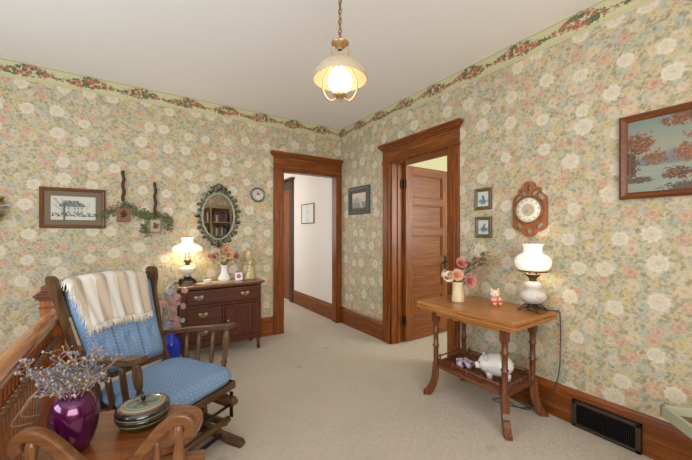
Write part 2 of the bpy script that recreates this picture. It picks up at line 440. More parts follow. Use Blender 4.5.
# baseboards: tall board, ogee cap
def base_x(name, x0, x1, y, dark=False, s=-1):
    mb = MB(); y0, y1 = (y-.02, y) if s < 0 else (y, y+.02)
    mb.box(x0, x1, y0, y1, 0, .185, .002)
    out = [(0, .185), (-.028, .185), (-.028, .195), (-.018, .205), (-.014, .222), (-.008, .232), (0, .235)]
    mb.prism([(y+a*(1 if s < 0 else -1), b) for a, b in out], x0, x1, 'x')
    return struct(name, mb, M['trim_x'])
def base_y(name, y0, y1, x):
    mb = MB(); mb.box(x-.02, x, y0, y1, 0, .185, .002)
    out = [(0, .185), (-.028, .185), (-.028, .195), (-.018, .205), (-.014, .222), (-.008, .232), (0, .235)]
    mb.prism([(x+a, b) for a, b in out], y0, y1, 'y'); return struct(name, mb, M['trim_y'])
base_x('baseboard_north', XW, D1[0]-.131, YL)
base_y('baseboard_east', YB, .594, XR); base_y('baseboard_east_middle', .95, D2[0]-.121, XR)
mb = MB(); mb.box(XR-.02, XR, .594, .95, .178, .19); out = [(0, .185), (-.028, .185), (-.028, .195), (-.018, .205), (-.014, .222), (-.008, .232), (0, .235)]
mb.prism([(XR+a, b) for a, b in out], .594, .95, 'y'); struct('trim_5', mb, M['trim_y'])
base_y('baseboard_east_far', D2[1]+.146, YL-.001, XR)
base_y('baseboard_hall', YL+WN+.002, 5.42, XH)
# door casings
def cap_profile(mb, a0, a1, face, s, axis):  # header board, fillet and crown cap; face = wall plane, s = out direction
    def bx(l0, l1, p, z0, z1, b=.003):
        q0, q1 = sorted((face, face+s*p))
        if axis == 'x': mb.box(l0, l1, q0, q1, z0, z1, b)
        else: mb.box(q0, q1, l0, l1, z0, z1, b)
    bx(a0-.008, a1+.008, .034, DH-.001, DH+.016); bx(a0, a1, .026, DH+.01, DH+.165)
    bx(a0-.012, a1+.012, .038, DH+.16, DH+.18); bx(a0-.028, a1+.028, .056, DH+.178, DH+.198); bx(a0-.04, a1+.04, .07, DH+.196, DH+.222)
c0, c1 = D1[0]-.13, XR-.001
mb = MB()
for a, b in ((c0, D1[0]), (D1[1], c1)):
    mb.box(a, b, YL-.024, YL, 0, DH, .003); mb.box(a+.0, b, YL-.03, YL, 0, .25, .004)
dn1 = struct('door_1', mb, M['trim_z'])
mb = MB()
def bx_(l0, l1, p, z0, z1, b=.003): mb.box(l0, l1, YL-p, YL, z0, z1, b)
bx_(c0-.008, c1, .034, DH-.001, DH+.016); bx_(c0, c1, .026, DH+.01, DH+.165); bx_(c0-.012, c1, .038, DH+.16, DH+.18)
bx_(c0-.028, c1, .056, DH+.178, DH+.198); bx_(c0-.04, c1, .07, DH+.196, DH+.222)
mb.build('door_header', M['trim_x'], dn1)
mb = MB(); mb.box(D1[0], D1[0]+.012, YL-.01, YL+WN+.005, 0, DH, .002); mb.box(D1[1]-.01, D1[1], YL-.01, YL+WN+.005, 0, DH, .002)
mb.box(D1[0], D1[1], YL-.01, YL+WN+.005, DH-.018, DH, .002); mb.build('door_jamb', M['trim_z'], dn1)
mb = MB(); c0, c1 = D2[0]-.12, D2[1]+.135
for a, b in ((c0, D2[0]), (D2[1], c1)):
    mb.box(XR-.024, XR, a, b, 0, DH, .003); mb.box(XR-.03, XR, a, b, 0, .25, .004)
    mb.box(XR-.031, XR-.02, a+.045 if a > 2.5 else a+.03, b-.05 if a > 2.5 else b-.04, .25, DH, .004)
dn2 = struct('door_2', mb, M['trim_z'])
mb = MB(); cap_profile(mb, c0, c1, XR, -1, 'y'); mb.build('door_header', M['trim_y'], dn2)
mb = MB(); mb.box(XR-.01, XR+WT+.01, D2[0], D2[0]+.018, 0, DH, .002); mb.box(XR-.01, XR+WT+.01, D2[1]-.018, D2[1], 0, DH, .002)
mb.box(XR-.01, XR+WT+.01, D2[0], D2[1], DH-.018, DH, .002)
mb.box(XR+.07, XR+.1, D2[1]-.03, D2[1], 0, DH-.01, .002); mb.box(XR+.07, XR+.1, D2[0], D2[0]+.03, 0, DH-.01, .002)
mb.build('door_jamb', M['trim_z'], dn2)
# open five panel door leaf, hinged on the far jamb, swung into the bedroom
leaf = thing('door_leaf', 'reddish five panel wooden door standing open beyond the right doorway', 'door', (XR+WT-.006, D2[1]-.02, .015), 0)
LW, LH, LT = .76, 2.07, .044      # extends +x, face at y=-LT
for a, b in ((0, .115), (LW-.115, LW)): MB().box(a, b, -LT, 0, 0, LH, .003).build('stile', M['door_z'], leaf)
zs = [0, .24]; ph = .275
rails = [(0, .235)]; z = .235
for k in range(5):
    z0 = z; z1 = z+.272; z = z1+.094; rails.append((z1, z if k < 4 else LH))
for a, b in rails: MB().box(.115, LW-.115, -LT, 0, a, b, .003).build('rail', M['door_x'], leaf)
for k in range(5):
    a, b = rails[k][1], rails[k+1][0]
    mb = MB(); mb.box(.11, LW-.11, -LT/2-.002, -LT/2+.002, a-.005, b+.005)
    for (x0, x1, z0, z1) in ((.115, LW-.115, a, a+.014), (.115, LW-.115, b-.014, b), (.115, .129, a, b), (LW-.129, LW-.115, a, b)):
        mb.box(x0, x1, -LT+.01, -.01, z0, z1, .003)
    mb.build('panel', M['door_x'], leaf)
hd = MB().box(LW-.085, LW-.045, -LT-.006, -LT, .8, .98, .004).build('lock_plate', M['black'], leaf)
MB().tube([(LW-.065, -LT, .9), (LW-.065, -LT-.05, .9)], .011, 12).tube([(LW-.06, -LT-.05, .9), (LW-.11, -LT-.055, .9), (LW-.17, -LT-.05, .892)], [.011, .01, .008], 10).build('lever_handle', M['black'], hd)
for z in (.25, 1.85):
    MB().box(-.03, .004, -LT-.004, -LT+.02, z-.05, z+.05, .002).tube([(-.006, -LT-.006, z-.055), (-.006, -LT-.006, z+.055)], .008).build('hinge', M['black'], leaf)
# hall door with dark casing
mb = MB(); mb.box(XH-.03, XH, 5.42, 5.56, 0, DH, .003); mb.box(XH-.03, XH, 6.3, 6.44, 0, DH, .003)
mb.box(XH-.035, XH, 5.42, 6.44, DH, DH+.16, .003); mb.box(XH-.08, XH, 5.38, 6.48, DH+.16, DH+.2, .004)
dn3 = struct('door_3', mb, M['trim_dark'])
mb = MB(); mb.box(XH+.03, XH+.06, 5.56, 6.3, 0, DH); 
for k in range(5): mb.box(XH+.02, XH+.03, 5.66, 6.2, .2+k*.37, .47+k*.37, .004)
mb.build('door_panel', M['trim_z'], dn3)

# ------------------------------------------------------------------ register vent in the baseboard
v = thing('floor_register', 'dark brown metal vent grille set into the right baseboard', 'vent', (XR-.03, .772, 0))
mb = MB(); 
for a, b, c, d in ((-.176, .176, 0, .022), (-.176, .176, .152, .174), (-.176, -.15, 0, .174), (.15, .176, 0, .174)): mb.box(-.008, .03, a, b, c+.001, d, .003)
mb.build('frame', plain('vent_brown', (70, 56, 48), .45, .4), v)
mb = MB(); mb.box(.016, .024, -.15, .15, .022, .152)
for k in range(11): mb.box(.004, .018, -.15, .15, .028+k*.0115, .0315+k*.0115)
for k in range(30): mb.box(.008, .016, -.148+k*.0102, -.146+k*.0102, .022, .152)
mb.build('grille', M['black'], v)
MB().tube([(-.012, 0, .03), (-.012, 0, .075)], .004).build('lever', M['black'], v)

# ------------------------------------------------------------------ pictures
def frame_x(name, label, cat, x0, x1, z0, z1, fw, fmat, depth=.025, mat_w=0, matm=None, artm=None, y=YL):
    """on the north wall; local: x right, z up, wall at y=0, front at -depth"""
    W, Hh = (x1-x0), (z1-z0)
    t = thing(name, label, cat, ((x0+x1)/2, y-.002, (z0+z1)/2)); return fill_frame(t, W, Hh, fw, fmat, depth, mat_w, matm, artm)
def frame_y(name, label, cat, y0, y1, z0, z1, fw, fmat, depth=.025, mat_w=0, matm=None, artm=None, x=XR):
    t = thing(name, label, cat, (x-.002, (y0+y1)/2, (z0+z1)/2), -PI/2); return fill_frame(t, y1-y0, z1-z0, fw, fmat, depth, mat_w, matm, artm)
def fill_frame(t, W, Hh, fw, fmat, depth, mat_w, matm, artm):
    w, h = W/2, Hh/2
    def mitre(mb, o, i, y0, y1, y2):
        pts = []
        for (ww, hh, y) in ((o[0], o[1], 0), (o[0], o[1], -y0), ((o[0]*2+i[0])/3, (o[1]*2+i[1])/3, -y1), ((o[0]+i[0]*3)/4, (o[1]+i[1]*3)/4, -y2), (i[0], i[1], -y2*.7), (i[0], i[1], 0)):
            pts += [(-ww, y, -hh), (ww, y, -hh), (ww, y, hh), (-ww, y, hh)]
        fs = []
        for r in range(5):
            for k in range(4): fs.append((r*4+k, r*4+(k+1) % 4, r*4+4+(k+1) % 4, r*4+4+k))
        mb.add(pts, fs)
    mb = MB(); mitre(mb, (w, h), (w-fw, h-fw), depth*.7, depth, depth*.75); mb.build('frame', fmat, t)
    if matm: 
        MB().box(-w+fw*.9, w-fw*.9, -.008, -.002, -h+fw*.9, h-fw*.9).build('mat_board', matm, t)
    q = fw+mat_w
    MB().box(-w+q, w-q, -.0105, -.0082 if matm else -.004, -h+q, h-q).build('picture', artm, t)
    return t
def art(name, fn, rough=.4):
    m, b = newmat(name); x, y, z = obj_coord(); setin(b, 'Base Color', fn(x, z)); setin(b, 'Roughness', rough); return m
def rect(u, v, u0, u1, v0, v1, s=.002): return band(u, u0, u1, s)*band(v, v0, v1, s)
def line(u, v, x0, z0, x1, z1, wd):
    L = math.hypot(x1-x0, z1-z0); ux, uz = (x1-x0)/L, (z1-z0)/L
    a = (u-x0)*ux+(v-z0)*uz; d = vabs((u-x0)*uz-(v-z0)*ux)
    return less(d, wd, .001)*band(a, 0, L, .001)
def house_art(u, v):
    u, v = u*.82, v*.82
    P = comb(u, v); n = fnoise(P, 60, 4, .7); n2 = fnoise(P, 22, 3)
    c = mix(n*.25, lin((186, 182, 164)), lin((164, 160, 142))); ink = lin((58, 58, 56))
    body = rect(u, v, -.075, .06, -.05, .015); c = mix(body, c, lin((172, 170, 156)))
    roof = rect(u, v, -.085, .07, .01, .045)*less(vabs(u+.01)+v*1.2, .105, .004)
    c = mix(roof*more(n, .3, .2), c, ink); c = mix(rect(u, v, -.06, .03, .04, .058)*more(n, .4, .1), c, ink)
    for wx in (-.06, -.035, 0.0, .02, .042):
        for wz in (-.038, -.01): c = mix(rect(u, v, wx, wx+.011, wz, wz+.018), c, lin((96, 96, 92)))
    c = mix(less(vabs(v+.058+(n2-.5)*.02), .008, .003)*more(n, .42, .1)*band(u, -.13, .13, .01), c, ink)
    c = mix(less(vabs(v+.05+(n2-.5)*.03), .016, .003)*more(n, .48, .05)*band(u, -.13, .14, .01), c, ink)
    for l in ((-.055, -.095, -.055, .02, .0065), (-.055, -.02, -.105, .07, .0022), (-.055, 0, -.02, .03, .002), (-.055, -.03, -.12, .03, .002), (-.055, .01, -.07, .075, .002), (-.055, -.05, -.025, -.02, .002), (-.1, .06, -.12, .08, .0015), (-.09, .03, -.12, .07, .0015),
              (.075, -.03, .08, .04, .0012), (.08, 0, .1, .045, .0012), (.08, -.01, .055, .04, .0012)): c = mix(line(u, v, *l), c, ink)
    c = mix(rect(u, v, .06, .13, -.088, -.084)*more(fnoise(P, 300, 1), .5, .05), c, ink)
    return c
frame_x('framed_picture', 'large brown framed ink drawing of a house and bare tree', 'picture', -.702, -.23, 1.335, 1.706, .032, wood('frame_brown', (84, 50, 28), (128, 82, 48), 'x', .4), .024, .045, plain('olive_mat', (112, 98, 76), .8), art('house_drawing', house_art))
def sepia(u, v):
    P = comb(u, v); n = fnoise(P, 30, 4, .65); c = mix(sat(v*4+.5), lin((150, 132, 112)), lin((188, 172, 150)))
    c = mix(less(v+(n-.5)*.12, -.01, .02)*.85, c, lin((84, 72, 60))); c = mix(less(vabs(u+v*.6-.01), .022, .01)*less(v, -.02, .01)*.8, c, lin((176, 160, 138)))
    return mix(less(vabs(v-.01)+vabs(u+.05)*.4, .05, .01)*more(n, .45, .1)*.7, c, lin((70, 60, 50)))
frame_y('framed_picture', 'dark green framed sepia river view hanging between the two doorways', 'picture', 3.19, 3.655, 1.535, 1.90, .05, plain('green_frame', (72, 76, 70), .4), .03, .035, plain('brown_mat', (96, 70, 56), .7), art('sepia_view', sepia))
def bluesk(k):
    def f(u, v):
        P = comb(u+k, v); n = fnoise(P, 45, 4, .7); c = mix(n, lin((196, 198, 184)), lin((180, 188, 180)))
        c = mix(less(vabs(v+.02)+vabs(u)*.5+(n-.5)*.08, .03, .01), c, lin((110, 124, 132)))
        return mix(less(vabs(u-.005+v*.3*(1-2*k))+(n-.5)*.05, .012, .004)*band(v, -.03, .035, .01), c, lin((92, 106, 120)))
    return f
fr = plain('olive_brown_frame', (98, 80, 52), .4)
frame_y('framed_picture', 'small olive framed blue sketch, upper of the pair by the carved plaque', 'picture', 1.54, 1.697, 1.49, 1.673, .03, fr, .02, 0, None, art('blue_sketch_a', bluesk(0)))
frame_y('framed_picture', 'small olive framed blue sketch, lower of the pair above the flower pitcher', 'picture', 1.54, 1.692, 1.252, 1.43, .03, fr, .02, 0, None, art('blue_sketch_b', bluesk(1)))
def hallart(u, v):
    n = fnoise(comb(u, v), 12, 3); return mix(less(vabs(u)+(n-.5)*.3, .05, .05)*.6, lin((214, 212, 208)), lin((176, 178, 184)))
frame_y('framed_picture', 'thin framed pale print on the white hall wall seen through left doorway', 'picture', 4.615, 5.08, 1.44, 1.777, .016, plain('thin_frame', (120, 100, 86), .4), .018, .0, None, art('pale_print', hallart), x=XH)
def landscape(u, v):    # local x: left of picture = -W/2 (far end), W .98 H .44
    P = comb(u, v); n = fnoise(P, 9, 4, .6); nf = fnoise(P, 42, 4, .75); n3 = fnoise(P, 90, 2)
    c = mix(sat((v+.02)*4.5), lin((148, 140, 116)), lin((112, 122, 110)))          # painted sky
    mt = v-.0+(n-.5)*-.16+vabs(u+.1)*.12
    c = mix(less(mt, .03, .03)*.9, c, lin((104, 104, 104)))                          # far hills
    wat = less(v+(n-.5)*.03, -.055, .01); c = mix(wat, c, mix(fnoise(comb(u*6, v*60), 1, 2), lin((118, 126, 112)), lin((148, 148, 126))))
    def blob(c, cx, cz, rx, rz, ca, cb, k=1.1):
        e = (u-cx)*(1/rx); g = (v-cz)*(1/rz); r = e*e+g*g
        return mix(less(r+(nf-.5)*k*3.4, .75, .2), c, mix(more(n3, .45, .15), ca, cb))
    OA, OB, DA = lin((94, 54, 24)), lin((140, 84, 40)), lin((58, 42, 26))
    c = blob(c, -.34, -.02, .06, .05, lin((96, 70, 44)), lin((140, 94, 54)), 1.4)
    c = blob(c, -.2, -.01, .07, .06, lin((110, 70, 40)), lin((148, 92, 50)), 1.4)
    c = blob(c, .02, 0, .1, .07, OA, OB); c = blob(c, .25, 0, .12, .1, OA, OB)
    c = blob(c, -.41, .07, .08, .075, OA, OB, 1.4); c = blob(c, -.44, -.04, .045, .1, OA, DA, 1.2)
    for l in ((-.45, -.13, -.44, .1, .004), (-.425, -.12, -.42, .07, .003), (-.465, -.12, -.46, .05, .003)): c = mix(line(u, v, *l), c, lin((96, 68, 42)))
    c = blob(c, -.41, -.14, .09, .022, lin((74, 60, 36)), lin((104, 78, 42)), .8)
    c = blob(c, -.24, -.12, .08, .04, DA, OB, 1.2); c = blob(c, -.12, -.2, .22, .05, lin((64, 52, 34)), lin((104, 74, 42)), .8); c = blob(c, .25, -.2, .3, .06, lin((64, 52, 34)), lin((104, 74, 42)), .8)
    c = blob(c, -.2, .18, .13, .045, OA, OB, 1.6); c = blob(c, .1, .16, .26, .07, OA, OB, 1.5); c = blob(c, -.14, .09, .08, .05, OA, OB, 1.5)
    return c
frame_y('framed_painting', 'large wood framed autumn lake landscape painting high on right wall', 'painting', -.29, .699, 1.497, 1.993, .038, wood('frame_orange', (82, 38, 12), (130, 72, 30), 'x', .35), .035, 0, None, art('autumn_landscape', landscape, .5))

# ------------------------------------------------------------------ carved plaque with round dial
t = thing('wall_plaque', 'carved wooden plaque with a round cream dial above the milk glass lamp', 'wall plaque', (XR-.003, 1.233, 1.475), -PI/2)
def lobed(n=120):
    # fretwork outline traced as right half (x, z)
    R = [(a_*.9, b_) for a_, b_ in [(0, .208), (.03, .2), (.045, .178), (.05, .16), (.072, .158), (.09, .14), (.092, .12), (.1, .11), (.12, .098), (.134, .075), (.137, .04), (.137, -.05), (.137, -.12), (.128, -.145), (.1, -.162), (.066, -.175), (.046, -.19), (.025, -.208), (0, -.214)]]
    pts = smoothline([(a, 0, b) for a, b in R], 3); r = [(p.x, p.z) for p in pts]
    return r[:-1]+[(-a, b) for a, b in reversed(r[1:])] 
def oval(cx, cz, rx, rz, ang, n=14):
    rx, rz, cx = rx*1.08, rz*1.15, cx*.92
    return [(cx+rx*math.cos(a)*math.cos(ang)-rz*math.sin(a)*math.sin(ang), cz+rx*math.cos(a)*math.sin(ang)+rz*math.sin(a)*math.cos(ang)) for a in [2*PI*k/n for k in range(n)]]
holes = [oval(0, .156, .012, .022, 0), oval(.043, .118, .026, .013, .6), oval(-.043, .118, .026, .013, -.6), oval(.09, .085, .03, .014, -.75), oval(-.09, .085, .03, .014, .75), oval(.083, -.125, .028, .014, .75), oval(-.083, -.125, .028, .014, -.75), oval(0, -.168, .02, .02, 0)]
MB().prism(lobed(), -.022, 0, 'y', holes=holes).build('plaque_board', wood('plaque_wood', (120, 68, 34), (166, 104, 58), 'z', .4), t)
MB().lathe([(.098, 0), (.106, .004), (.106, .016), (.098, .022), (.092, .02), (.092, .01)], 40, mat=T((0, -.02, -.01)) @ Rm(PI/2, 'X')).build('dial_rim', wood('rim_wood', (110, 62, 32), (150, 96, 54), 'z', .4), t)
def dial(u, v):
    r = V.m('SQRT', u*u+v*v); a = V.m('ARCTAN2', v, u)
    c = mix(less(r, .048, .002), lin((226, 218, 198)), lin((186, 168, 132)))
    tick = more(vsin(a*12.0), .8, .1)*band(r, .068, .08, .002)+more(vsin(a*30.0), .3, .2)*band(r, .056, .059, .001)
    c = mix(sat(tick), c, lin((110, 100, 84)))
    q = less(vabs(u+.01)+vabs(v+.01), .02, .006); c = mix(q, c, lin((120, 150, 186)))
    return c
d_ = MB().lathe([(.0001, .0), (.05, .001), (.09, -.003), (.095, -.012)], 40, mat=Rm(PI/2, 'X')).build('dial_face', art('dial_paint', dial, .25), t, (0, -.036, -.01))

# ------------------------------------------------------------------ oval mirror
t = thing('oval_mirror', 'oval mirror in ornate dark verdigris frame above the small cabinet', 'mirror', (.81, YL-.004, 1.48))
def oring(n, rx, rz): return [(rx*math.cos(2*PI*k/n), rz*math.sin(2*PI*k/n)) for k in range(n)]
verd_glints, b = newmat('verdigris'); x, y, z = obj_coord(); setin(b, 'Base Color', mix(more(fnoise(comb(x, y, z), 55, 3, .7), .46, .14), lin((40, 38, 30)), lin((142, 142, 112)))); setin(b, 'Roughness', .4); setin(b, 'Metallic', .3); verl = plain('verdigris_pale', (150, 152, 122), .5, .2, vary=.3)  # pale flecks paint highlights into the dark verdigris frame colour
mb = MB(); random.seed(5)
mb.prism(oring(48, .205, .295), -.014, 0, 'y', holes=[oring(48, .165, .255)])
N = 30
for k in range(N):
    a = 2*PI*k/N; bump_ = .024*(1 if k % 2 else .2)
    cx, cz = (.2+bump_)*math.cos(a), (.295+bump_)*math.sin(a)
    mb.add(*(lambda b: (b.v, b.f))(MB().ell((0, 0, 0), .03, .014, .021)), True, T((cx, -.016, cz)) @ Rm(-a+random.uniform(-.5, .5), 'Y'))
    # curled scroll
    pts = [(cx+.022*math.cos(s*1.1)*(1-s/7), -.02-.004*math.sin(s), cz+.022*math.sin(s*1.1)*(1-s/7)) for s in [q*.7 for q in range(7)]]
    mb.tube(pts, [.007, .008, .008, .007, .006, .005, .004], 6)
for dx, dz, r in ((0, .345, .03), (-.035, .328, .026), (.035, .328, .026), (0, .32, .03), (-.07, .31, .022), (.07, .31, .022), (0, .362, .012), (0, -.33, .028), (-.04, -.315, .02), (.04, -.315, .02)):
    mb.ell((dx, -.016, dz), r, .015, r*.85)
    mb.tube([(dx+r*math.cos(q), -.026, dz+r*math.sin(q)) for q in [x*.6 for x in range(9)]], .005, 6)
mb.build('frame', verd_glints, t)
mb = MB(); n = 56
mb.tube([(.174*math.cos(2*PI*k/n), -.018, .262*math.sin(2*PI*k/n)) for k in range(n+1)], .011, 8, False); mb.build('inner_rim', verl, t)
MB().prism(oring(48, .168, .257), -.011, -.008, 'y').build('mirror_glass', M['mirror'], t)
t = thing('decorative_plate', 'small round decorative plate beside the left doorway', 'plate', (1.268, YL-.003, 1.757))
MB().lathe([(0, .004), (.05, .004), (.085, .014), (.092, .018), (.09, .013), (.052, 0), (0, 0)], 32, mat=Rm(PI/2, 'X')).build('rim', plain('plate_grey', (92, 88, 74), .3), t)
def platef(u, v):
    n = fnoise(comb(u, v), 30, 3); c = mix(n, lin((150, 148, 138)), lin((196, 190, 182)))
    c = mix(less(vabs(u-.005)+vabs(v-.012), .028, .01), c, lin((160, 88, 62))); return mix(less(vabs(u)*.7+vabs(v+.03), .03, .01), c, lin((206, 186, 176)))
MB().lathe([(.0001, .0), (.05, .0), (.07, .004)], 32, mat=Rm(PI/2, 'X')).build('plate_picture', art('plate_scene', platef, .25), t, (0, -.0055, 0))

# ------------------------------------------------------------------ hanging plaques and ivy on north wall
def hanging(label, cx, z0, z1, top, fcol, pcol):
    t = thing('hanging_plaque', label, 'wall plaque', (cx, YL-.004, z0)); h = z1-z0
    MB().box(-.055, .055, -.022, 0, 0, h, .004).build('plaque_board', wood('plaque_b', *fcol, 'z', .5), t)
    mb = MB(); random.seed(int(cx*100)+9)
    MB().box(-.04, .04, -.025, -.0225, .016, h-.016, .001).build('inset', plain('inset_panel', pcol[0], .7), t)
    for k in range(26):
        a, r = random.uniform(0, 6.28), random.uniform(0, .03); mb.ell((r*math.cos(a), -.028, h/2+r*math.sin(a)*1.2), .008, .005, .008, 6)
    mb.build('dried_posy', plain('dried_posy', pcol[1], .8, vary=.4), t)
    mb = MB(); pts = [(0.006*math.sin(k*1.3), -.012-.003*math.cos(k*1.3), h+(top-z1)*k/14) for k in range(15)]
    mb.tube(pts, [.012+.003*(k % 2) for k in range(15)], 8)
    for k in range(0, 15, 2): mb.ell(pts[k], .015, .008, .008, 6)
    mb.build('braided_hanger', plain('braid', (74, 48, 32), .8, vary=.3), t); return t
hanging('reddish wooden plaque on a brown braided hanger, nearer the house drawing', -.089, 1.40, 1.55, 1.905, ((104, 60, 34), (146, 92, 52)), ((126, 84, 50), (88, 44, 34)))
hanging('grey framed plaque on a brown braided hanger, nearer the lit cabinet lamp', .183, 1.29, 1.44, 1.812, ((108, 98, 82), (138, 126, 108)), ((168, 154, 122), (120, 78, 52)))
t = thing('ivy_garland', 'green leafy garland draped behind the two hanging plaques', 'garland', (0, YL-.004, 1.45))
random.seed(3)
path = smoothline([(-.25, 0, .02), (-.19, 0, .05), (-.11, 0, .1), (-.03, 0, .1), (.03, 0, .02), (.09, 0, .04), (.13, 0, -.02), (.2, 0, .02), (.28, 0, .0), (.31, 0, -.05), (.3, 0, -.13)], 6)
side = smoothline([(.13, 0, .0), (.1, 0, -.08), (.09, 0, -.15), (.15, 0, -.16)], 5)
MB().tube([(p.x, -.012, p.z) for p in path], .004, 6).tube([(p.x, -.012, p.z) for p in side], .004, 6).build('vine', M['twig'], t)
mb = MB()
for p in path+side:
    for k in range(11):
        a = random.uniform(0, 6.28); r = random.uniform(.0, .052); s = random.uniform(.009, .016)
        lx_, lz_ = p.x+r*math.cos(a), p.z+r*math.sin(a)*.9
        if (abs(lx_+.089) < .066 and -.075 < lz_ < .1) or (abs(lx_-.183) < .066 and -.185 < lz_ < -.01): continue
        mb.add([(0, 0, 0), (s*.6, -.004, s*.7), (0, -.007, s*1.8), (-s*.6, -.004, s*.7)], [(0, 1, 2, 3)], False,
               T((p.x+r*math.cos(a), -.014-random.uniform(0, .03), p.z+r*math.sin(a)*.9)) @ Rm(random.uniform(0, 6.28), 'Y') @ Rm(random.uniform(-.6, .6), 'X'))
tag(mb.build('leaves', M['leafy'], t), kind='stuff')

t = thing('dried_grass_bunch', 'tan dried grass bunch on the wall at the far left edge', 'dried flowers', (-.985, YL-.006, 1.5)); random.seed(31)
mb = MB(); st = MB()
for k in range(60):
    a = random.uniform(-1.9, 1.9); L = random.uniform(.06, .1)
    e = Vector((math.cos(a)*L*.9, -random.uniform(.01, .035), math.sin(a)*L*1.2)); st.tube([(-.02, -.01, 0), e], .0015, 4); leafat(mb, e*.8, (e.x, -.1*L, e.z), .04)
st.build('stalks', M['twig'], t); tag(mb.build('seed_heads', plain('dry_grass', (170, 140, 90), .8, vary=.4), t), kind='stuff')
# ------------------------------------------------------------------ small cabinet (washstand)
t = thing('washstand_cabinet', 'dark wooden washstand cabinet with drawers and a door under the oval mirror', 'cabinet', (.785, 3.665, 0))
cw, cd, ch = .402, .165, .76     # half width, half depth, height
mb = MB()
for sx in (-1, 1):
    for sy in (-1, 1):
        x = sx*(cw-.025); y = sy*(cd-.025)
        mb.box(x-.025, x+.025, y-.022, y+.022, .12, ch-.03, .003)
    mb.box(sx*(cw-.02)-.006, sx*(cw-.02)+.006, -cd+.03, cd-.03, .14, ch-.03)
mb.box(-cw+.03, cw-.03, cd-.02, cd-.01, .12, ch-.03); mb.box(-cw+.03, cw-.03, -cd+.03, cd-.02, .14, .155)
mb.build('body', M['cab_z'], t)
for sx in (-1, 1):
    for sy in (-1, 1):
        x = sx*(cw-.025); y = sy*(cd-.025)
        MB().tube([(x, y, .12), (x, y, .06), (x, y, .03), (x, y, 0.0)], [.02, .016, .02, .017], 12).build('leg', M['cab_z'], t)
mb = MB(); mb.box(-cw-.034, cw+.034, -cd-.03, cd+.01, ch-.024, ch, .006); mb.build('top', M['cabtop'], t)
MB().box(-cw-.008, cw+.008, -cd-.012, cd, ch-.042, ch-.023, .006).build('top_moulding', M['cab_x'], t)
mb = MB(); yf = -cd-.0
for z in (.545, .36): mb.box(-cw+.045, (cw-.045) if z > .5 else -.0, yf+.002, yf+.03, z-.012, z+.012, .003)
mb.box(-.012, .012, yf+.002, yf+.03, .17, .545, .003)
sc = [(-cw+.04, .19), (cw-.04, .19)]+[(cw-.04-(2*cw-.08)*k/40, .145-.018*abs(math.sin(k*PI/8))-.0*k) for k in range(41)]
mb.prism(sc, yf+.004, yf+.024, 'y'); mb.build('face_rail', M['cab_x'], t)
def pull(mb, x, z):
    mb.lathe([(0, 0), (.02, 0), (.016, .004), (0, .006)], 10, mat=T((x-.028, yf-.006, z)) @ Rm(PI/2, 'X')); mb.lathe([(0, 0), (.02, 0), (.016, .004), (0, .006)], 10, mat=T((x+.028, yf-.006, z)) @ Rm(PI/2, 'X'))
    mb.box(x-.04, x+.04, yf-.008, yf-.004, z-.006, z+.008, .002)
    mb.tube([(x-.03, yf-.01, z), (x-.028, yf-.022, z-.01), (x-.012, yf-.024, z-.018), (x+.012, yf-.024, z-.018), (x+.028, yf-.022, z-.01), (x+.03, yf-.01, z)], .004, 6)
pm = plain('antique_pull', (166, 152, 118), .35, .6)
dr = MB().box(-cw+.05, cw-.05, yf-.004, yf+.2, .562, ch-.05, .006).build('drawer', M['cab_x'], t)
for x in (-.24, .22): 
    mb = MB(); pull(mb, x, .64); mb.build('drawer_pull', pm, dr)
for z0, z1 in ((.375, .53), (.195, .345)):
    dr = MB().box(-cw+.05, -.016, yf-.004, yf+.2, z0, z1, .006).build('drawer', M['cab_x'], t)
    mb = MB(); pull(mb, -.2, (z0+z1)/2+.01); mb.build('drawer_pull', pm, dr)
x0, x1, z0, z1 = .016, cw-.05, .195, .53
mb = MB(); mb.box(x0, x1, yf-.002, yf+.014, z0, z1, .002)
for a, b, c, d in ((x0, x0+.05, z0, z1), (x1-.05, x1, z0, z1)): mb.box(a, b, yf-.012, yf, c, d, .003)
for c, d in ((z0, z0+.05), (z1-.05, z1)): mb.box(x0+.05, x1-.05, yf-.012, yf, c, d, .003)
dr = mb.build('door', M['cab_z'], t); MB().lathe([(0, 0), (.008, 0), (.007, .01), (.014, .018), (.01, .026), (0, .028)], 12, mat=T((x0+.022, yf-.012, .37)) @ Rm(PI/2, 'X')).build('knob', pm, dr)
CZ = .7605
# ------------------------------------------------------------------ oil style lamps
def scallop(n, amp, from_i):
    def f(i, j, th, r, z): return (r*(1+amp*.3*math.cos(n*th)), z+amp*.01*math.cos(n*th)) if i >= from_i else (r, z)
    return f
lamp_paint, b = newmat('painted_milk_glass'); x, y, z = obj_coord(); P = comb(x, y, z)
nn = fnoise(P, 38, 3, .6); ms = more(nn, .6, .06)*band(z, .33, .4, .01)
setin(b, 'Base Color', mix(ms, lin((244, 240, 232)), lin((206, 176, 120)))); setin(b, 'Emission Color', mix(ms, lin((255, 240, 214)), lin((220, 190, 130)))); setin(b, 'Emission Strength', .2); setin(b, 'Roughness', .2)
font_paint, b = newmat('painted_font'); x, y, z = obj_coord(); P = comb(x, y, z)
ms = more(fnoise(P, 45, 3, .6), .56, .05)*band(z, .06, .12, .01)
setin(b, 'Base Color', mix(ms, lin((198, 190, 182)), lin((180, 136, 126)))); setin(b, 'Roughness', .25)
t = thing('table_lamp', 'lit white milk glass lamp with painted flowers on the oak parlour table', 'lamp', (2.357, 1.152, .7435))
mb = MB()
mb.lathe([(.0, .028), (.03, .028), (.036, .034), (.03, .044), (.02, .05), (0, .05)], 20)
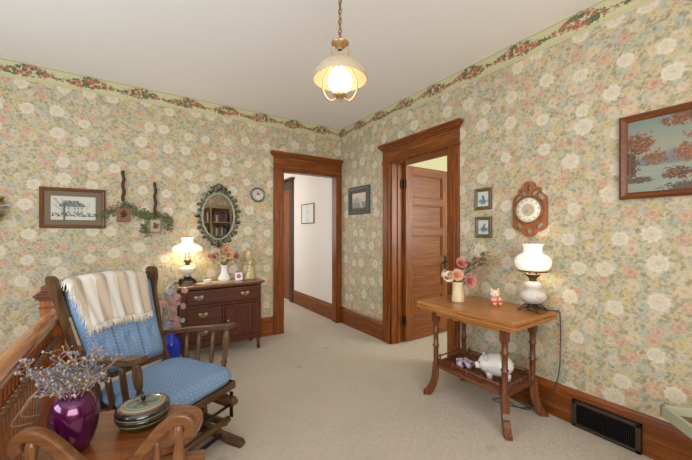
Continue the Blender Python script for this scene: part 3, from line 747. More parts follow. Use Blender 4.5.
for k in range(4):
    a = k*PI/2+PI/4; ca, sa = math.cos(a), math.sin(a)
    mb.tube([(ca*.02, sa*.02, .034), (ca*.045, sa*.045, .036), (ca*.07, sa*.07, .022), (ca*.088, sa*.088, .006), (ca*.1, sa*.1, .006)], [.012, .014, .011, .008, .006], 8)
mb.lathe([(.03, .012), (.062, .018), (.064, .026), (.03, .032)], 20)
mb.build('base', M['bronze'], t)
MB().lathe([(.02, .048), (.04, .052), (.07, .07), (.086, .092), (.088, .108), (.076, .13), (.056, .145), (.052, .152), (.056, .16), (.06, .175), (.056, .192), (.04, .205), (.02, .21), (0, .21)], 28).build('font', font_paint, t)
MB().lathe([(.0, .206), (.022, .206), (.026, .214), (.02, .222), (.03, .236), (.044, .25), (.046, .262), (.04, .262), (.03, .24), (0, .236)], 20, scal=lambda i, j, th, r, z: (r*(1+.06*math.cos(10*th)), z)).build('burner', M['bronze'], t)
MB().lathe([(.024, .24), (.028, .28), (.03, .31), (.022, .36), (.018, .4)], 16).build('chimney', M['clear'], t)
MB().lathe([(.086, .284), (.091, .288), (.106, .304), (.115, .328), (.116, .352), (.108, .376), (.09, .394), (.07, .404), (.06, .412), (.058, .436), (.062, .456), (.068, .47)], 40, scal=scallop(12, .25, 11)).build('shade', lamp_paint, t)
MB().lathe([(.086, .278), (.093, .278), (.093, .287), (.086, .287)], 36).build('shade_ring', M['bronze'], t)
bulb('lamp_bulb_right', (2.357, 1.152, .7435+.34), 1.3, (1, .82, .58))
t2 = thing('lamp_cord', 'dark lamp cord hanging from the parlour table down to the wall', 'cord', (0, 0, 0))
cp = smoothline([(2.40, 1.12, .752), (2.44, 1.055, .75), (2.463, 1.03, .748), (2.472, 1.025, .70), (2.462, 1.02, .5), (2.455, 1.03, .3), (2.435, 1.09, .12), (2.40, 1.2, .02), (2.33, 1.3, .008), (2.3, 1.42, .008), (2.38, 1.38, .008), (2.36, 1.25, .008), (2.42, 1.2, .008), (2.455, 1.4, .01)], 8)
MB().tube(cp, .0035, 6).build('cable', M['cord'], t2)
# lamp on the cabinet
t = thing('table_lamp', 'lit lamp with wide milk glass shade standing on the dark cabinet', 'lamp', (.472, 3.742, CZ))
t.scale = (.92, .92, .95)
mb = MB()
mb.box(-.055, .055, -.055, .055, .028, .05, .008); mb.box(-.04, .04, -.04, .04, .05, .075, .01)
for sx in (-1, 1):
    for sy in (-1, 1): mb.tube([(sx*.045, sy*.045, .04), (sx*.07, sy*.07, .03), (sx*.078, sy*.078, .004)], [.012, .013, .011], 8)
mb.build('base', M['darkmetal'], t)
MB().lathe([(.02, .072), (.022, .09), (.04, .098), (.075, .12), (.09, .15), (.094, .162), (.088, .172), (.05, .185), (.03, .2), (0, .2)], 28).build('font', plain('frosted_font', (222, 214, 190), .15, Alpha=1.0), t)
MB().lathe([(.0, .198), (.024, .198), (.028, .21), (.022, .218), (.034, .238), (.046, .252), (.042, .258), (.0, .24)], 20).build('burner', M['bronze'], t)
mb = MB()
for a in range(3):
    q = a*2*PI/3+.5; mb.tube([(math.cos(q)*r, math.sin(q)*r, z) for r, z in ((.03, .22), (.07, .24), (.09, .27), (.1, .335), (.115, .345))], .003, 6)
mb.build('shade_holder', M['bronze'], t)
MB().lathe([(.026, .24), (.032, .28), (.03, .32), (.02, .38), (.018, .42)], 16).build('chimney', M['clear'], t)
MB().lathe([(.14, .348), (.15, .352), (.161, .366), (.16, .388), (.14, .41), (.105, .43), (.075, .44), (.062, .448), (.058, .465), (.062, .488), (.07, .505)], 40, scal=scallop(10, .25, 10)).build('shade', M['white_glass'], t)
bulb('lamp_bulb_left', (.472, 3.742, CZ+.355), 2.2, (1, .83, .58))
t2 = thing('lamp_cord', 'lamp cord hanging down the wall at the left of the cabinet', 'cord', (0, 0, 0))
cp = smoothline([(.42, 3.79, CZ+.006), (.372, 3.78, CZ+.008), (.345, 3.81, CZ-.01), (.29, 3.85, CZ-.1), (.26, 3.862, .5), (.25, 3.85, .3), (.25, 3.845, .12)], 8)
MB().tube(cp, .0035, 6).build('cable', M['cord'], t2)

# ------------------------------------------------------------------ bouquets
def roses(t, spots, origin, mats):
    st = MB()
    for i, (p, r, mi, ax) in enumerate(spots):
        mb = MB(); blossom(mb, p, r*1.18, 7, 4, ax); mb.build('blossom', mats[mi], t)
        st.tube(smoothline([origin, ((origin[0]+p[0])/2*.8, (origin[1]+p[1])/2*.8, (origin[2]+p[2])/2+.02), p], 4), .0028, 5)
    st.build('stems', M['leaf'], t)
# pitcher on the parlour table   camera-right direction = (.833,-.5535)
TZ = .7435
def camlr(a, d=0): return (a*.833+d*.5535, -a*.5535+d*.833)
t = thing('ceramic_pitcher', 'cream ceramic pitcher holding roses on the oak parlour table', 'pitcher', (2.165, 1.635, TZ))
MB().lathe([(0, 0), (.046, 0), (.05, .006), (.046, .05), (.043, .1), (.043, .14), (.05, .16), (.047, .16), (.04, .14), (.04, .01), (0, .01)], 28).build('body', M['cream'], t)
hx, hy = camlr(1)
MB().tube([(hx*a, hy*a, z) for a, z in ((.042, .145), (.07, .15), (.082, .13), (.08, .09), (.07, .05), (.044, .03))], .008, 8).build('handle', plain('pitcher_handle', (196, 150, 110), .35), t)
t = thing('rose_bouquet', 'pink and peach rose bouquet standing in the cream pitcher', 'flowers', (2.165, 1.635, TZ))
rm = [plain('petal_cream', (236, 214, 184), .6), plain('petal_peach', (220, 160, 124), .6), plain('petal_rose', (196, 122, 110), .6), plain('petal_pink', (208, 146, 134), .6), plain('petal_dusty', (198, 136, 120), .6)]
def cp_(a, z, d=0): x, y = camlr(a, d); return (x, y, z)
spots = [(cp_(-.075, .20, -.02), .042, 0, cp_(-.5, .3, -1)), (cp_(-.028, .215, -.045), .046, 1, cp_(0, .3, -1)), (cp_(.07, .17, -.05), .048, 2, cp_(.3, .2, -1)), (cp_(.018, .30, -.01), .045, 2, cp_(.1, .6, -1)),
         (cp_(-.09, .215, .03), .034, 0, cp_(-1, .5, 0)), (cp_(.13, .26, 0), .024, 3, cp_(.5, .5, -.6)), (cp_(.17, .3, 0), .022, 4, cp_(.5, .5, -.6)), (cp_(.2, .345, .0), .022, 3, cp_(.5, .8, -.5)), (cp_(.15, .34, 0), .02, 4, cp_(.3, .8, -.5))]
roses(t, spots, (0, 0, .12), rm)
mb = MB(); random.seed(11)
for k in range(120):
    a = random.uniform(-.1, .23); z = .17+max(0, a)*.75+random.uniform(-.03, .09)*(1 if a < .1 else .5)
    leafat(mb, cp_(a, z, random.uniform(-.03, .05)), cp_(random.uniform(-.6, 1), random.uniform(-.2, 1), random.uniform(-1, .3)), random.uniform(.04, .065))
mb.build('leaves', plain('rose_leaf', (146, 124, 92), .6, vary=.4), t)
# pink bear figurine
t = thing('bear_figurine', 'small pink seated bear figurine beside the cream pitcher', 'figurine', (2.285, 1.395, TZ), -.45-PI/2*0)
pk = plain('pink_glaze', (226, 176, 154), .25); pk2 = plain('coral_glaze', (208, 128, 108), .25); cr = plain('cream_glaze', (228, 200, 178), .25)
mb = MB(); mb.ell((0, 0, .04), .032, .03, .038, 14); mb.build('body', pk2, t)
mb = MB(); mb.ell((0, 0, .088), .037, .032, .03, 14); mb.ell((0, -.027, .082), .014, .012, .011, 8); mb.build('head', cr, t)
for s in (-1, 1):
    MB().ell((s*.027, 0, .116), .012, .008, .013, 8).build('ear', pk, t)
    MB().tube([(s*.026, -.005, .055), (s*.034, -.02, .045), (s*.012, -.036, .046)], [.011, .011, .009], 8).build('arm', pk, t)
    MB().ell((s*.022, -.03, .016), .017, .022, .016, 10).build('foot', pk2, t)
    MB().ell((s*.013, -.031, .094), .003, .002, .003, 6).build('eye', M['black'], t)

# vase and flowers on the cabinet
t = thing('doily', 'pale lace runner lying on the dark cabinet top', 'doily', (.76, 3.63, CZ))
MB().lathe([(0.001, .0015), (.2, .0015), (.23, .001)], 60, sx=1, sy=.42, scal=lambda i, j, th, r, z: (r*(1+.03*math.cos(24*th)) if i else r, z)).build('lace', plain('lace', (206, 188, 150), .8, vary=.1), t)
DZ = CZ+.002
t = thing('flower_vase', 'white curved ceramic vase of flowers on the dark cabinet', 'vase', (.828, 3.665, DZ))
MB().lathe([(0, 0), (.05, 0), (.062, .01), (.066, .03), (.055, .055), (.036, .085), (.03, .12), (.033, .15), (.042, .175), (.038, .174), (.027, .12), (.03, .09), (.0, .03)], 28, scal=lambda i, j, th, r, z: (r*(1+.03*math.cos(8*th)), z)).build('body', M['ceramic'], t)
rm = [plain('dry_cream', (206, 186, 146), .7), plain('dry_peach', (210, 156, 118), .7), plain('dry_rose', (184, 120, 104), .7), plain('dry_pink', (196, 138, 118), .7)]
t = thing('flower_bouquet', 'peach and dusty pink bouquet in the white vase before the mirror', 'flowers', (.828, 3.665, DZ))
def q_(a, z, d=0): return (a, d, z)
spots = [(q_(.02, .33, -.02), .05, 1, (0, -1, .6)), (q_(.035, .285, -.05), .045, 1, (0, -1, .2)), (q_(-.11, .27, -.02), .036, 2, (-.6, -1, .3)), (q_(.115, .265, -.02), .036, 2, (.6, -1, .3)), (q_(-.15, .275, 0), .024, 3, (-.6, -1, .3)), (q_(-.03, .25, -.05), .035, 0, (0, -1, .2)), (q_(.06, .23, -.04), .03, 0, (.2, -1, 0)), (q_(-.07, .23, -.04), .03, 0, (-.3, -1, 0)), (q_(0, .38, 0), .03, 3, (0, -1, 1))]
roses(t, spots, (0, 0, .15), rm)
mb = MB(); random.seed(8)
for k in range(300):
    a = random.gauss(0, .085); z = .2+random.uniform(0, .12)-abs(a)*.1
    leafat(mb, (a, random.uniform(-.06, .04), z), (random.uniform(-1, 1), random.uniform(-1, .2), random.uniform(-.4, 1)), random.uniform(.02, .04))
mb.build('leaves', plain('dry_leaf', (176, 160, 110), .7, vary=.4), t)
t = thing('trinket_dish', 'small white round dish beside the cabinet lamp', 'dish', (.64, 3.6, DZ))
MB().lathe([(0, 0), (.03, 0), (.038, .02), (.042, .036), (.037, .034), (.03, .008), (0, .006)], 24).build('bowl', M['ceramic'], t)
t = thing('square_card', 'small white square card with round rose picture on the cabinet', 'card', (.972, 3.615, DZ), .1)
MB().box(-.042, .042, -.004, .004, 0, .085, .002, mat=Rm(-.15, 'X')).build('panel', plain('card_white', (236, 228, 232), .5), t)
MB().lathe([(0.0001, .0), (.024, .0)], 20, mat=Rm(-.15, 'X') @ T((0, -.0048, .046)) @ Rm(PI/2, 'X')).build('picture', plain('card_rose', (176, 110, 120), .5, vary=.4), t)
MB().tube([(0, .004, .05), (0, .045, .003)], .002, 6).build('prop', M['darkmetal'], t)
t = thing('gilded_figurine', 'tall golden and white robed figurine at right end of cabinet', 'figurine', (1.095, 3.665, CZ)); t.scale = (1.06, 1.06, 1.1)
gold = plain('gilt', (176, 156, 108), .4, .25); 
MB().lathe([(0, 0), (.078, 0), (.08, .012), (.072, .06), (.062, .12), (.052, .18), (.045, .22), (.0, .235)], 24, sy=.75, scal=lambda i, j, th, r, z: (r*(1+.05*math.cos(9*th)), z)).build('robe', plain('gilt_robe', (184, 166, 120), .4, .3, vary=.25), t)
MB().tube([(-.05, -.03, .02), (-.046, -.035, .08), (-.03, -.04, .14), (-.022, -.036, .2)], [.018, .02, .018, .012], 8).build('robe_fold', gold, t)
mb = MB()
for k in range(5): mb.ell((-.018+.004*k, -.054+.004*k, .03+.036*k), .016, .009, .012, 8)
mb.build('ornament', plain('white_ornament', (220, 214, 204), .35), t)
MB().ell((-.0, -.006, .262), .027, .028, .034, 14).build('head', plain('figure_face', (206, 180, 140), .5), t)
MB().lathe([(.048, .205), (.042, .25), (.034, .285), (.02, .315), (.006, .33), (0, .332)], 18, c=(0, .01, 0), sy=.8).build('hood', gold, t)
MB().tube([(.045, -.005, .2), (.05, -.035, .16), (.02, -.055, .15)], [.016, .016, .01], 8).tube([(-.045, -.005, .2), (-.05, -.035, .17), (-.02, -.055, .16)], [.016, .016, .01], 8).build('arms', gold, t)
# cobalt floor vase with silk blossoms left of the cabinet
t = thing('cobalt_vase', 'tall cobalt blue vase on the floor between glider and cabinet', 'vase', (.285, 3.354, 0))
cob = plain('cobalt_glass', (18, 48, 178), .08, Coat_Weight=.5) if False else plain('cobalt_glass', (20, 52, 186), .08)
MB().lathe([(0, 0), (.06, 0), (.068, .01), (.075, .1), (.085, .2), (.083, .27), (.06, .32), (.034, .35), (.036, .375), (.03, .374), (.028, .35), (.05, .31), (0, .05)], 28).build('body', cob, t)
t = thing('blossom_branch', 'pale pink blossom branches standing in the cobalt floor vase', 'flowers', (.285, 3.354, 0))
pb = plain('blossom_pink', (196, 150, 142), .7); pg = plain('blossom_grey', (172, 178, 190), .7); st = MB(); random.seed(21)
for k in range(4):
    tip = Vector((.05*k-.06, .02*k, .74-.05*(k % 2))); st.tube(smoothline([(0, 0, .3), (tip.x*.3, 0, .5), tip], 5), .003, 5)
st.build('stems', M['twig'], t)
for k in range(26):
    mb = MB(); z = random.uniform(.4, .76); s = (z-.36)*.12+.035
    blossom(mb, (random.gauss(.0, s), random.gauss(0, .03), z), random.uniform(.022, .036), 5, 2, (random.uniform(-.6, .6), -1, random.uniform(-.2, .8))); mb.build('blossom', pb if k % 3 else pg, t)

# ------------------------------------------------------------------ parlour table
X0, X1, Y0, Y1 = 1.915, 2.468, 1.045, 1.845
t = thing('parlour_table', 'oak parlour table with turned splayed legs and lower gallery shelf', 'table', ((X0+X1)/2, (Y0+Y1)/2, 0))
hx, hy = (X1-X0)/2, (Y1-Y0)/2; TT = .743
mb = MB(); mb.box(-hx, hx, -hy, hy, TT-.02, TT, .007); mb.build('tabletop', M['oak_y'], t)
mb = MB()
for k, (i, z0, z1) in enumerate(((.006, TT-.03, TT-.019), (.0, TT-.044, TT-.031), (.012, TT-.056, TT-.043), (.02, TT-.066, TT-.055))):
    mb.box(-hx+i, hx-i, -hy+i, hy-i, z0, z1, .004)
mb.build('edge_moulding', M['oak_y'], t)
lx, ly = .178, .285
def apron(l, n):
    return [(-l, TT-.06), (l, TT-.06)]+[(l-2*l*k/60, TT-.092-.012*abs(math.sin(k*PI*n/60))) for k in range(61)]
mb = MB()
for s in (-1, 1):
    mb.prism(apron(ly, 7), s*(lx+.012)-.009, s*(lx+.012)+.009, 'x'); mb.prism(apron(lx, 5), s*(ly+.012)-.009, s*(ly+.012)+.009, 'y')
mb.build('apron', M['oak_y'], t)
for sx in (-1, 1):
    for sy in (-1, 1):
        x, y = sx*lx, sy*ly
        mb = MB(); mb.box(x-.024, x+.024, y-.024, y+.024, TT-.16, TT-.055, .004)
        mb.lathe([(.02, .24), (.025, .25), (.018, .262), (.0195, .33), (.019, .385), (.026, .392), (.026, .4), (.019, .407), (.0185, .47), (.019, .5), (.026, .507), (.026, .515), (.019, .522), (.02, TT-.17), (.024, TT-.16)], 14, c=(x, y, 0), scal=lambda i, j, th, r, z: (r*(1+.04*math.cos(7*th)), z))
        dx, dy = sx*.7071, sy*.7071
        # sabre foot: profile in the diagonal plane
        prof = [(-.024, .25), (-.024, .19), (-.02, .14), (-.004, .08), (.02, .03), (.045, 0.0), (.098, 0.0), (.094, .022), (.07, .045), (.066, .06), (.048, .085), (.046, .1), (.034, .13), (.032, .16), (.026, .2), (.024, .25)]
        ang = math.atan2(dy, dx)
        mb.prism(prof, -.022, .022, 'y', mat=T((x, y, 0)) @ Rm(ang, 'Z'))
        mb.build('leg', M['leg_z'], t)
sz = .245
mb = MB(); mb.box(-lx-.0, lx+.0, -ly+.0, ly, sz-.012, sz+.008, .004); mb.box(-lx-.02, -lx, -ly+.03, ly-.03, sz-.018, sz+.012, .004); mb.box(lx, lx+.02, -ly+.03, ly-.03, sz-.018, sz+.012, .004)
mb.box(-lx+.03, lx-.03, -ly-.02, -ly, sz-.018, sz+.012, .004); mb.box(-lx+.03, lx-.03, ly, ly+.02, sz-.018, sz+.012, .004)
mb.build('shelf', M['leg_y'], t)
mb = MB()
for s in (-1, 1):
    mb.tube([(s*(lx+.008), -ly+.03, sz+.05), (s*(lx+.008), ly-.03, sz+.05)], .006, 8)
    for k in range(5):
        y = (-ly+.05)+(2*ly-.1)*k/4; mb.lathe([(.004, sz+.01), (.009, sz+.02), (.004, sz+.03), (.009, sz+.04), (.007, sz+.052), (.009, sz+.06), (0, sz+.066)], 8, c=(s*(lx+.008), y, 0))
    mb.tube([(-lx+.03, s*(ly+.008), sz+.05), (lx-.03, s*(ly+.008), sz+.05)], .006, 8)
    for k in range(3): mb.lathe([(.004, sz+.01), (.009, sz+.02), (.004, sz+.03), (.009, sz+.04), (.007, sz+.052), (.009, sz+.06), (0, sz+.066)], 8, c=(-lx+.06+(2*lx-.12)*k/2, s*(ly+.008), 0))
mb.build('gallery_rail', M['leg_y'], t)
# piggy bank
SZ = sz+.009
t = thing('piggy_bank', 'round white ceramic piggy bank on the parlour table lower shelf', 'piggy bank', (2.18, 1.31, SZ), math.radians(132))
# local +x = snout direction
mb = MB(); mb.ell((0, 0, .092), .108, .086, .08, 20); mb.build('body', plain('pig_white', (222, 218, 208), .15), t)
MB().ell((.07, 0, .094), .062, .066, .062, 14).build('head', plain('pig_white_b', (222, 218, 208), .15), t)
MB().tube([(.12, 0, .08), (.15, 0, .074)], [.026, .022], 14).build('snout', plain('pig_white_c', (230, 214, 206), .15), t)
for s in (-1, 1):
    MB().ell((.085, s*.04, .14), .014, .018, .022, 8).build('ear', plain('pig_ear', (204, 200, 196), .2), t)
    MB().ell((.125, s*.028, .105), .005, .005, .005, 6).build('eye', M['black'], t)
    for q in (-1, 1): MB().lathe([(.0, 0), (.018, 0), (.022, .03), (.02, .05)], 12, c=(q*.06, s*.04, 0)).build('foot', plain('pig_foot', (222, 216, 206), .2), t)
bandm = plain('pig_band', (176, 148, 96), .4)
MB().lathe([(.078, -.02), (.0845, -.018), (.0845, .018), (.078, .02)], 28, mat=T((-.015, 0, .092)) @ Rm(PI/2, 'Y') , sx=.94, sy=1.0).build('ribbon_band', bandm, t)
# lavender bow
t = thing('fabric_bow', 'crumpled lavender bow lying beside the piggy bank', 'bow', (2.13, 1.545, SZ), .3)
lav = plain('lavender_cloth', (190, 170, 184), .7); random.seed(4)
mb = MB()
for k in range(5):
    a = k*1.257; 
    mb.tube([(0, 0, .03), (.035*math.cos(a), .035*math.sin(a), .055), (.068*math.cos(a+.2), .062*math.sin(a+.2), .045), (.06*math.cos(a+.45), .055*math.sin(a+.45), .02), (0.01, 0, .02)], [.01, .02, .024, .018, .008], 8, flat=.45)
mb.build('loops', lav, t)
MB().ell((0, 0, .045), .02, .018, .016, 8).build('knot', lav, t)

# ------------------------------------------------------------------ pendant lamp
PZ = 2.055; PX, PY = .995, 1.56
t = thing('pendant_lamp', 'lit milk glass hurricane pendant lamp hanging by a brass chain', 'ceiling lamp', (PX, PY, PZ))
# local z 0 = finial tip; dome shade open below, lit by the glass globe inside it
S0 = .125
outer = [(.157, S0), (.158, S0+.006), (.153, S0+.028), (.138, S0+.058), (.112, S0+.086), (.08, S0+.105), (.05, S0+.116), (.036, S0+.12)]
inner = [(r-.004, z-.003) for r, z in outer[:0:-1]]
MB().lathe(outer+inner+[(.153, S0), (.157, S0)], 96, scal=lambda i, j, th, r, z: (r, z+(.005*math.cos(36*th) if z < S0+.008 else 0))).build('shade', plain('opal_shade', (184, 166, 138), .3, vary=.01), t)
MB().lathe([(.028, .055), (.05, .07), (.066, .1), (.07, .125), (.06, .155), (.04, .175), (.026, .19), (.024, .215)], 32).build('globe', M['bright_glass'], t)
MB().lathe([(0, 0), (.004, .004), (.006, .014), (.012, .02), (.03, .026), (.04, .034), (.04, .042), (.03, .05), (0, .052)], 24).build('font_cup', M['lightbrass'], t)
mb = MB()
for k in range(18):
    a = 2*PI*k/18; mb.tube([(.038*math.cos(a), .038*math.sin(a), .04), (.042*math.cos(a), .042*math.sin(a), .066)], .0025, 5)
mb.lathe([(.040, .064), (.044, .066), (.040, .069)], 24); mb.build('filigree_gallery', M['lightbrass'], t)
ca, sa = camlr(1)
for s in (-1, 1):
    pts = smoothline([(s*.02, 0, .03), (s*.035, 0, .012), (s*.06, 0, .01), (s*.09, 0, .045), (s*.1, 0, .09), (s*.09, 0, .14), (s*.062, 0, .2), (s*.05, 0, .245), (s*.048, 0, .29), (s*.044, 0, .312), (s*.02, 0, .322), (0, 0, .322)], 5)
    MB().tube([(p.x*ca, p.x*sa, p.z) for p in pts], .0045, 8).build('arm', M['lightbrass'], t)
MB().lathe([(.012, .3), (.02, .312), (.03, .318), (.05, .334), (.052, .339), (.034, .346), (.026, .352), (.024, .36), (.01, .367), (0, .368)], 28).build('smoke_bell', M['lightbrass'], t)
MB().lathe([(.03, S0+.112), (.034, S0+.124), (.03, S0+.135), (0, S0+.138)], 20).build('shade_cap', M['lightbrass'], t)
mb = MB(); z = .362; k = 0
while PZ+z < HC-.05:
    q = Rm(PI/2*(k % 2)+.4, 'Z'); pts = [(.0095*math.cos(a), 0, .018*math.sin(a)) for a in [2*PI*j/12 for j in range(13)]]
    mb.tube(pts, .003, 6, mat=T((0, 0, z+.018)) @ q); z += .029; k += 1
mb.tube([(.003, 0, .36), (-.003, .002, .5), (.003, 0, .6), (0, 0, HC-PZ-.01)], .002, 6)
mb.build('chain', M['brass'], t)
MB().lathe([(0, HC-PZ-.03), (.02, HC-PZ-.028), (.04, HC-PZ-.012), (.045, HC-PZ-.001), (0, HC-PZ-.001)], 28).build('ceiling_canopy', M['brass'], t)

# ------------------------------------------------------------------ balustrade
RX = -.449
t = thing('newel_post', 'square wooden newel post with moulded cap behind the glider', 'newel post', (RX, 2.885, 0))
NZ = .945
mb = MB(); mb.box(-.062, .062, -.062, .062, 0, .86, .006); mb.box(-.07, .07, -.07, .07, 0, .2, .006); mb.build('shaft', M['rail_z'], t)
mb = MB()
for e, z0, z1 in ((.068, .80, .812), (.07, .85, .862), (.08, .862, .878), (.09, .877, .893), (.074, .892, .906), (.058, .906, NZ), ): mb.box(-e, e, -e, e, z0, z1, .004)
mb.build('cap', M['leg_x'], t)
t = thing('handrail', 'thick moulded wooden handrail of the stair balustrade running to the newel', 'handrail', (RX, 0, 0))
prof = [(-.03, .70), (.03, .70), (.034, .715), (.028, .724), (.03, .735), (.042, .742), (.044, .756), (.034, .768), (.014, .775), (-.014, .775), (-.034, .768), (-.044, .756), (-.042, .742), (-.03, .735), (-.028, .724), (-.034, .715)]
MB().prism(prof, -.6, 2.822, 'y').build('rail', M['rail_y'], t)
MB().box(-.02, .02, -.6, 2.822, .1, .135, .003).build('bottom_rail', M['rail_y'], t)
MB().box(-.012, .012, -.6, 2.822, .600, .618, .003).build('spindle_rail', M['rail_y'], t)
t = thing('handrail_post', 'wooden post at the near end of the stair balustrade', 'newel post', (RX, -.68, 0)); MB().box(-.08, .08, -.08, .08, 0, .9, .006).build('shaft', M['rail_z'], t)
MB().box(-.1, .1, -.1, .1, .9, .94, .006).build('cap', M['trim_x'], t)
proto = None; y = 2.76; k = 0
while y > .35:
    if proto is None:
        proto = thing('baluster', 'square wooden baluster with a projecting turned bead in the stair railing', 'baluster', (RX, y, 0), 0, 'balusters along the stair railing')
        MB().box(-.013, .013, -.013, .013, .13, .702, .002).build('shaft', M['rail_z'], proto)
        MB().lathe([(0, -.002), (.009, .0), (.007, .008), (.014, .018), (.016, .026), (.012, .036), (0, .04)], 10, mat=T((.012, 0, .615)) @ Rm(PI/2, 'Y') @ Rm(0, 'Z')).build('bead', M['side_x'], proto)
    else:
        r = proto.copy(); C.objects.link(r); r.location = (RX, y, 0)
        for ch in proto.children:
            c = ch.copy(); C.objects.link(c); c.parent = r
    y -= .052; k += 1

# ------------------------------------------------------------------ glider rocker
GX, GY, GA = .164, 2.163, math.atan2(-.839, .545)
t = thing('glider_rocker', 'wooden glider rocking chair with light blue dotted cushions', 'rocking chair', (GX, GY, 0), GA)
RW = M['rock_x']; RZ = M['rock_z']; RY = M['rock_y']
# base: two feet running front to back, posts, cross bars
for s in (-1, 1):
    y = s*.21
    prof = [(-.34, 0), (-.33, .035), (-.2, .045), (-.08, .07), (.08, .07), (.2, .045), (.37, .035), (.385, .018), (.38, 0), (.3, 0), (.16, .02), (-.16, .02), (-.27, 0)]
    MB().prism(prof, y-.022, y+.022, 'y').build('base_foot', RW, t)
    MB().prism([(-.09, .06), (-.07, .25), (-.1, .29), (.1, .29), (.07, .25), (.09, .06)], y-.014, y+.014, 'y').build('upright', RZ, t)
    prof = [(-.3, .255), (-.28, .238), (-.12, .235), (.12, .235), (.29, .225), (.325, .24), (.33, .262), (.31, .282), (.26, .278), (.12, .3), (-.12, .3), (-.28, .29)]
    MB().prism(prof, y-.02, y+.02, 'y').build('glide_arm', RW, t)
    for x in (-.24, .27):
        MB().box(x-.012, x+.012, y+s*.022, y+s*.03, .14, .3, .002).build('swing_link', M['darkmetal'], t)
    # side rail of the hanging frame
    MB().box(-.27, .3, s*.165-.013, s*.165+.013, .13, .165, .004).build('swing_rail', RW, t)
MB().tube([(.28, -.2, .15), (.28, .2, .15)], .02, 14).build('front_dowel', RY, t)
MB().tube([(.3, -.235, .245), (.3, .235, .245)], .009, 10).build('front_rod', M['darkmetal'], t)
MB().tube([(-.25, -.2, .15), (-.25, .2, .15)], .018, 12).build('rear_dowel', RY, t)
MB().box(-.06, .06, -.2, .2, .02, .045, .004).build('base_stretcher', RY, t)
MB().tube([(.22, -.2, .035), (.22, .2, .035)], .012, 10).build('front_stretcher', M['darkmetal'], t)
for s in (-1, 1): 
    MB().prism([(-.02, .13), (.03, .13), (.06, .2), (.05, .31), (-.04, .31), (-.03, .2)], s*.165-.012, s*.165+.012, 'y').build('seat_bracket', RZ, t)
# seat frame
mb = MB()
for s in (-1, 1): mb.box(-.27, .265, s*.25-.022, s*.25+.022, .31, .355, .006)
mb.box(.225, .275, -.272, .272, .31, .355, .006); mb.box(-.27, -.22, -.25, .25, .31, .355, .006)
for k in range(5): mb.box(-.25, .24, -.2+k*.1-.02, -.2+k*.1+.02, .335, .35, .002)
mb.build('seat_frame', RY, t)
fabric, b = newmat('dotted_blue_fabric'); x, y, z = obj_coord(); P = comb(x, y, z)
q1 = vsin((y+(z-x))*110.0)*vsin((y-(z-x))*110.0)
c = mix(fnoise(P, 120, 2), lin((104, 132, 164)), lin((128, 154, 184))); c = mix(more(q1, .86, .08)*.8, c, lin((206, 208, 206)))
setin(b, 'Base Color', c); setin(b, 'Roughness', .85); setin(b, 'Specular IOR Level', .2); bump(b, fnoise(P, 300, 2), .3, .002)
def seatf(u, v, side):
    X = -.25+.54*u; Y = -.265+.53*v
    # rounded plan corners
    cu, cv = (u-.5)*2, (v-.5)*2
    k = max(0, abs(cu)**6+abs(cv)**6-1); sq = 1/((abs(cu)**7+abs(cv)**7)**(1/7)) if max(abs(cu), abs(cv)) > 1e-6 else 1
    m_ = max(abs(cu), abs(cv)); sc_ = 1+(m_*sq-1)*m_**2 if m_ > 0 else 1
    sc_ = m_*sq if m_ > .001 else 1; f_ = (1-m_**3)+m_**3*min(sc_, 1.0)
    X = .02+.27*cu*f_; Y = .265*cv*f_
    edge = (1-abs(cu)**8)*(1-abs(cv)**8); e2 = max(edge, 0)**.4
    if side: return (X, Y, .40+.062*e2-.012*(math.cos(cu*PI*1.5)*math.cos(cv*PI*1.5))**2*.4)
    return (X, Y, .39-.035*e2)
MB().pillow(seatf, 36, 36).build('seat_cushion', fabric, t)
# back: recline line from (-.25,.40) to (-.58,1.06)
def backx(z): 
    k = (z-.40)/.64; return -.30-.40*k+.12*k*k
def stile(s):
    # outline in (x,z); wing flares forward at top
    fr = []; bk = []
    for i in range(19):
        k = i/18; z = .33+.68*k; cx = backx(z)
        wv = .046*math.exp(-((k-.97)/.11)**2)+.02*math.exp(-((k-.66)/.22)**2)
        fr.append((cx+.016+wv, z)); bk.append((cx-.018-.022*math.exp(-((k-.97)/.12)**2), z))
    bx1 = backx(1.01); topc = [(bx1+.058, 1.022), (bx1+.048, 1.034), (bx1+.03, 1.043), (bx1+.008, 1.046), (bx1-.016, 1.043), (bx1-.032, 1.034), (bx1-.039, 1.022)]
    return MB().prism(fr+topc+bk[::-1], -.012, .012, 'y', mat=T((0, s*(.225-.33*.11), 0)) @ Matrix(((1, 0, 0, 0), (0, 1, s*.11, 0), (0, 0, 1, 0), (0, 0, 0, 1))))
for s in (-1, 1): stile(s).build('back_stile', RZ, t)
mb = MB()
def hbar(z, h, sag=0):
    W_ = .215+(z-.33)*.11
    a = math.atan2(backx(z)-backx(z+.05), .05)
    out = [(-W_, -h/2), (W_, -h/2)]+[(W_-2*W_*k/20, h/2+sag*math.sin(PI*k/20)) for k in range(21)]
    mb.prism(out, -.012, .012, 'x', mat=T((backx(z)-.01, 0, z)) @ Rm(-a, 'Y'))
hbar(.96, .08, .03); mb.build('top_rail', RY, t); mb = MB(); hbar(.45, .06); mb.build('bottom_rail', RY, t)
for k in range(5):
    y = -.17+.085*k; MB().tube([(backx(z)-.01, y*(1+(z-.33)*.4), z) for z in (.47, .6, .72, .82, .92)], [.011, .013, .012, .013, .01], 10).build('back_spindle', RZ, t)
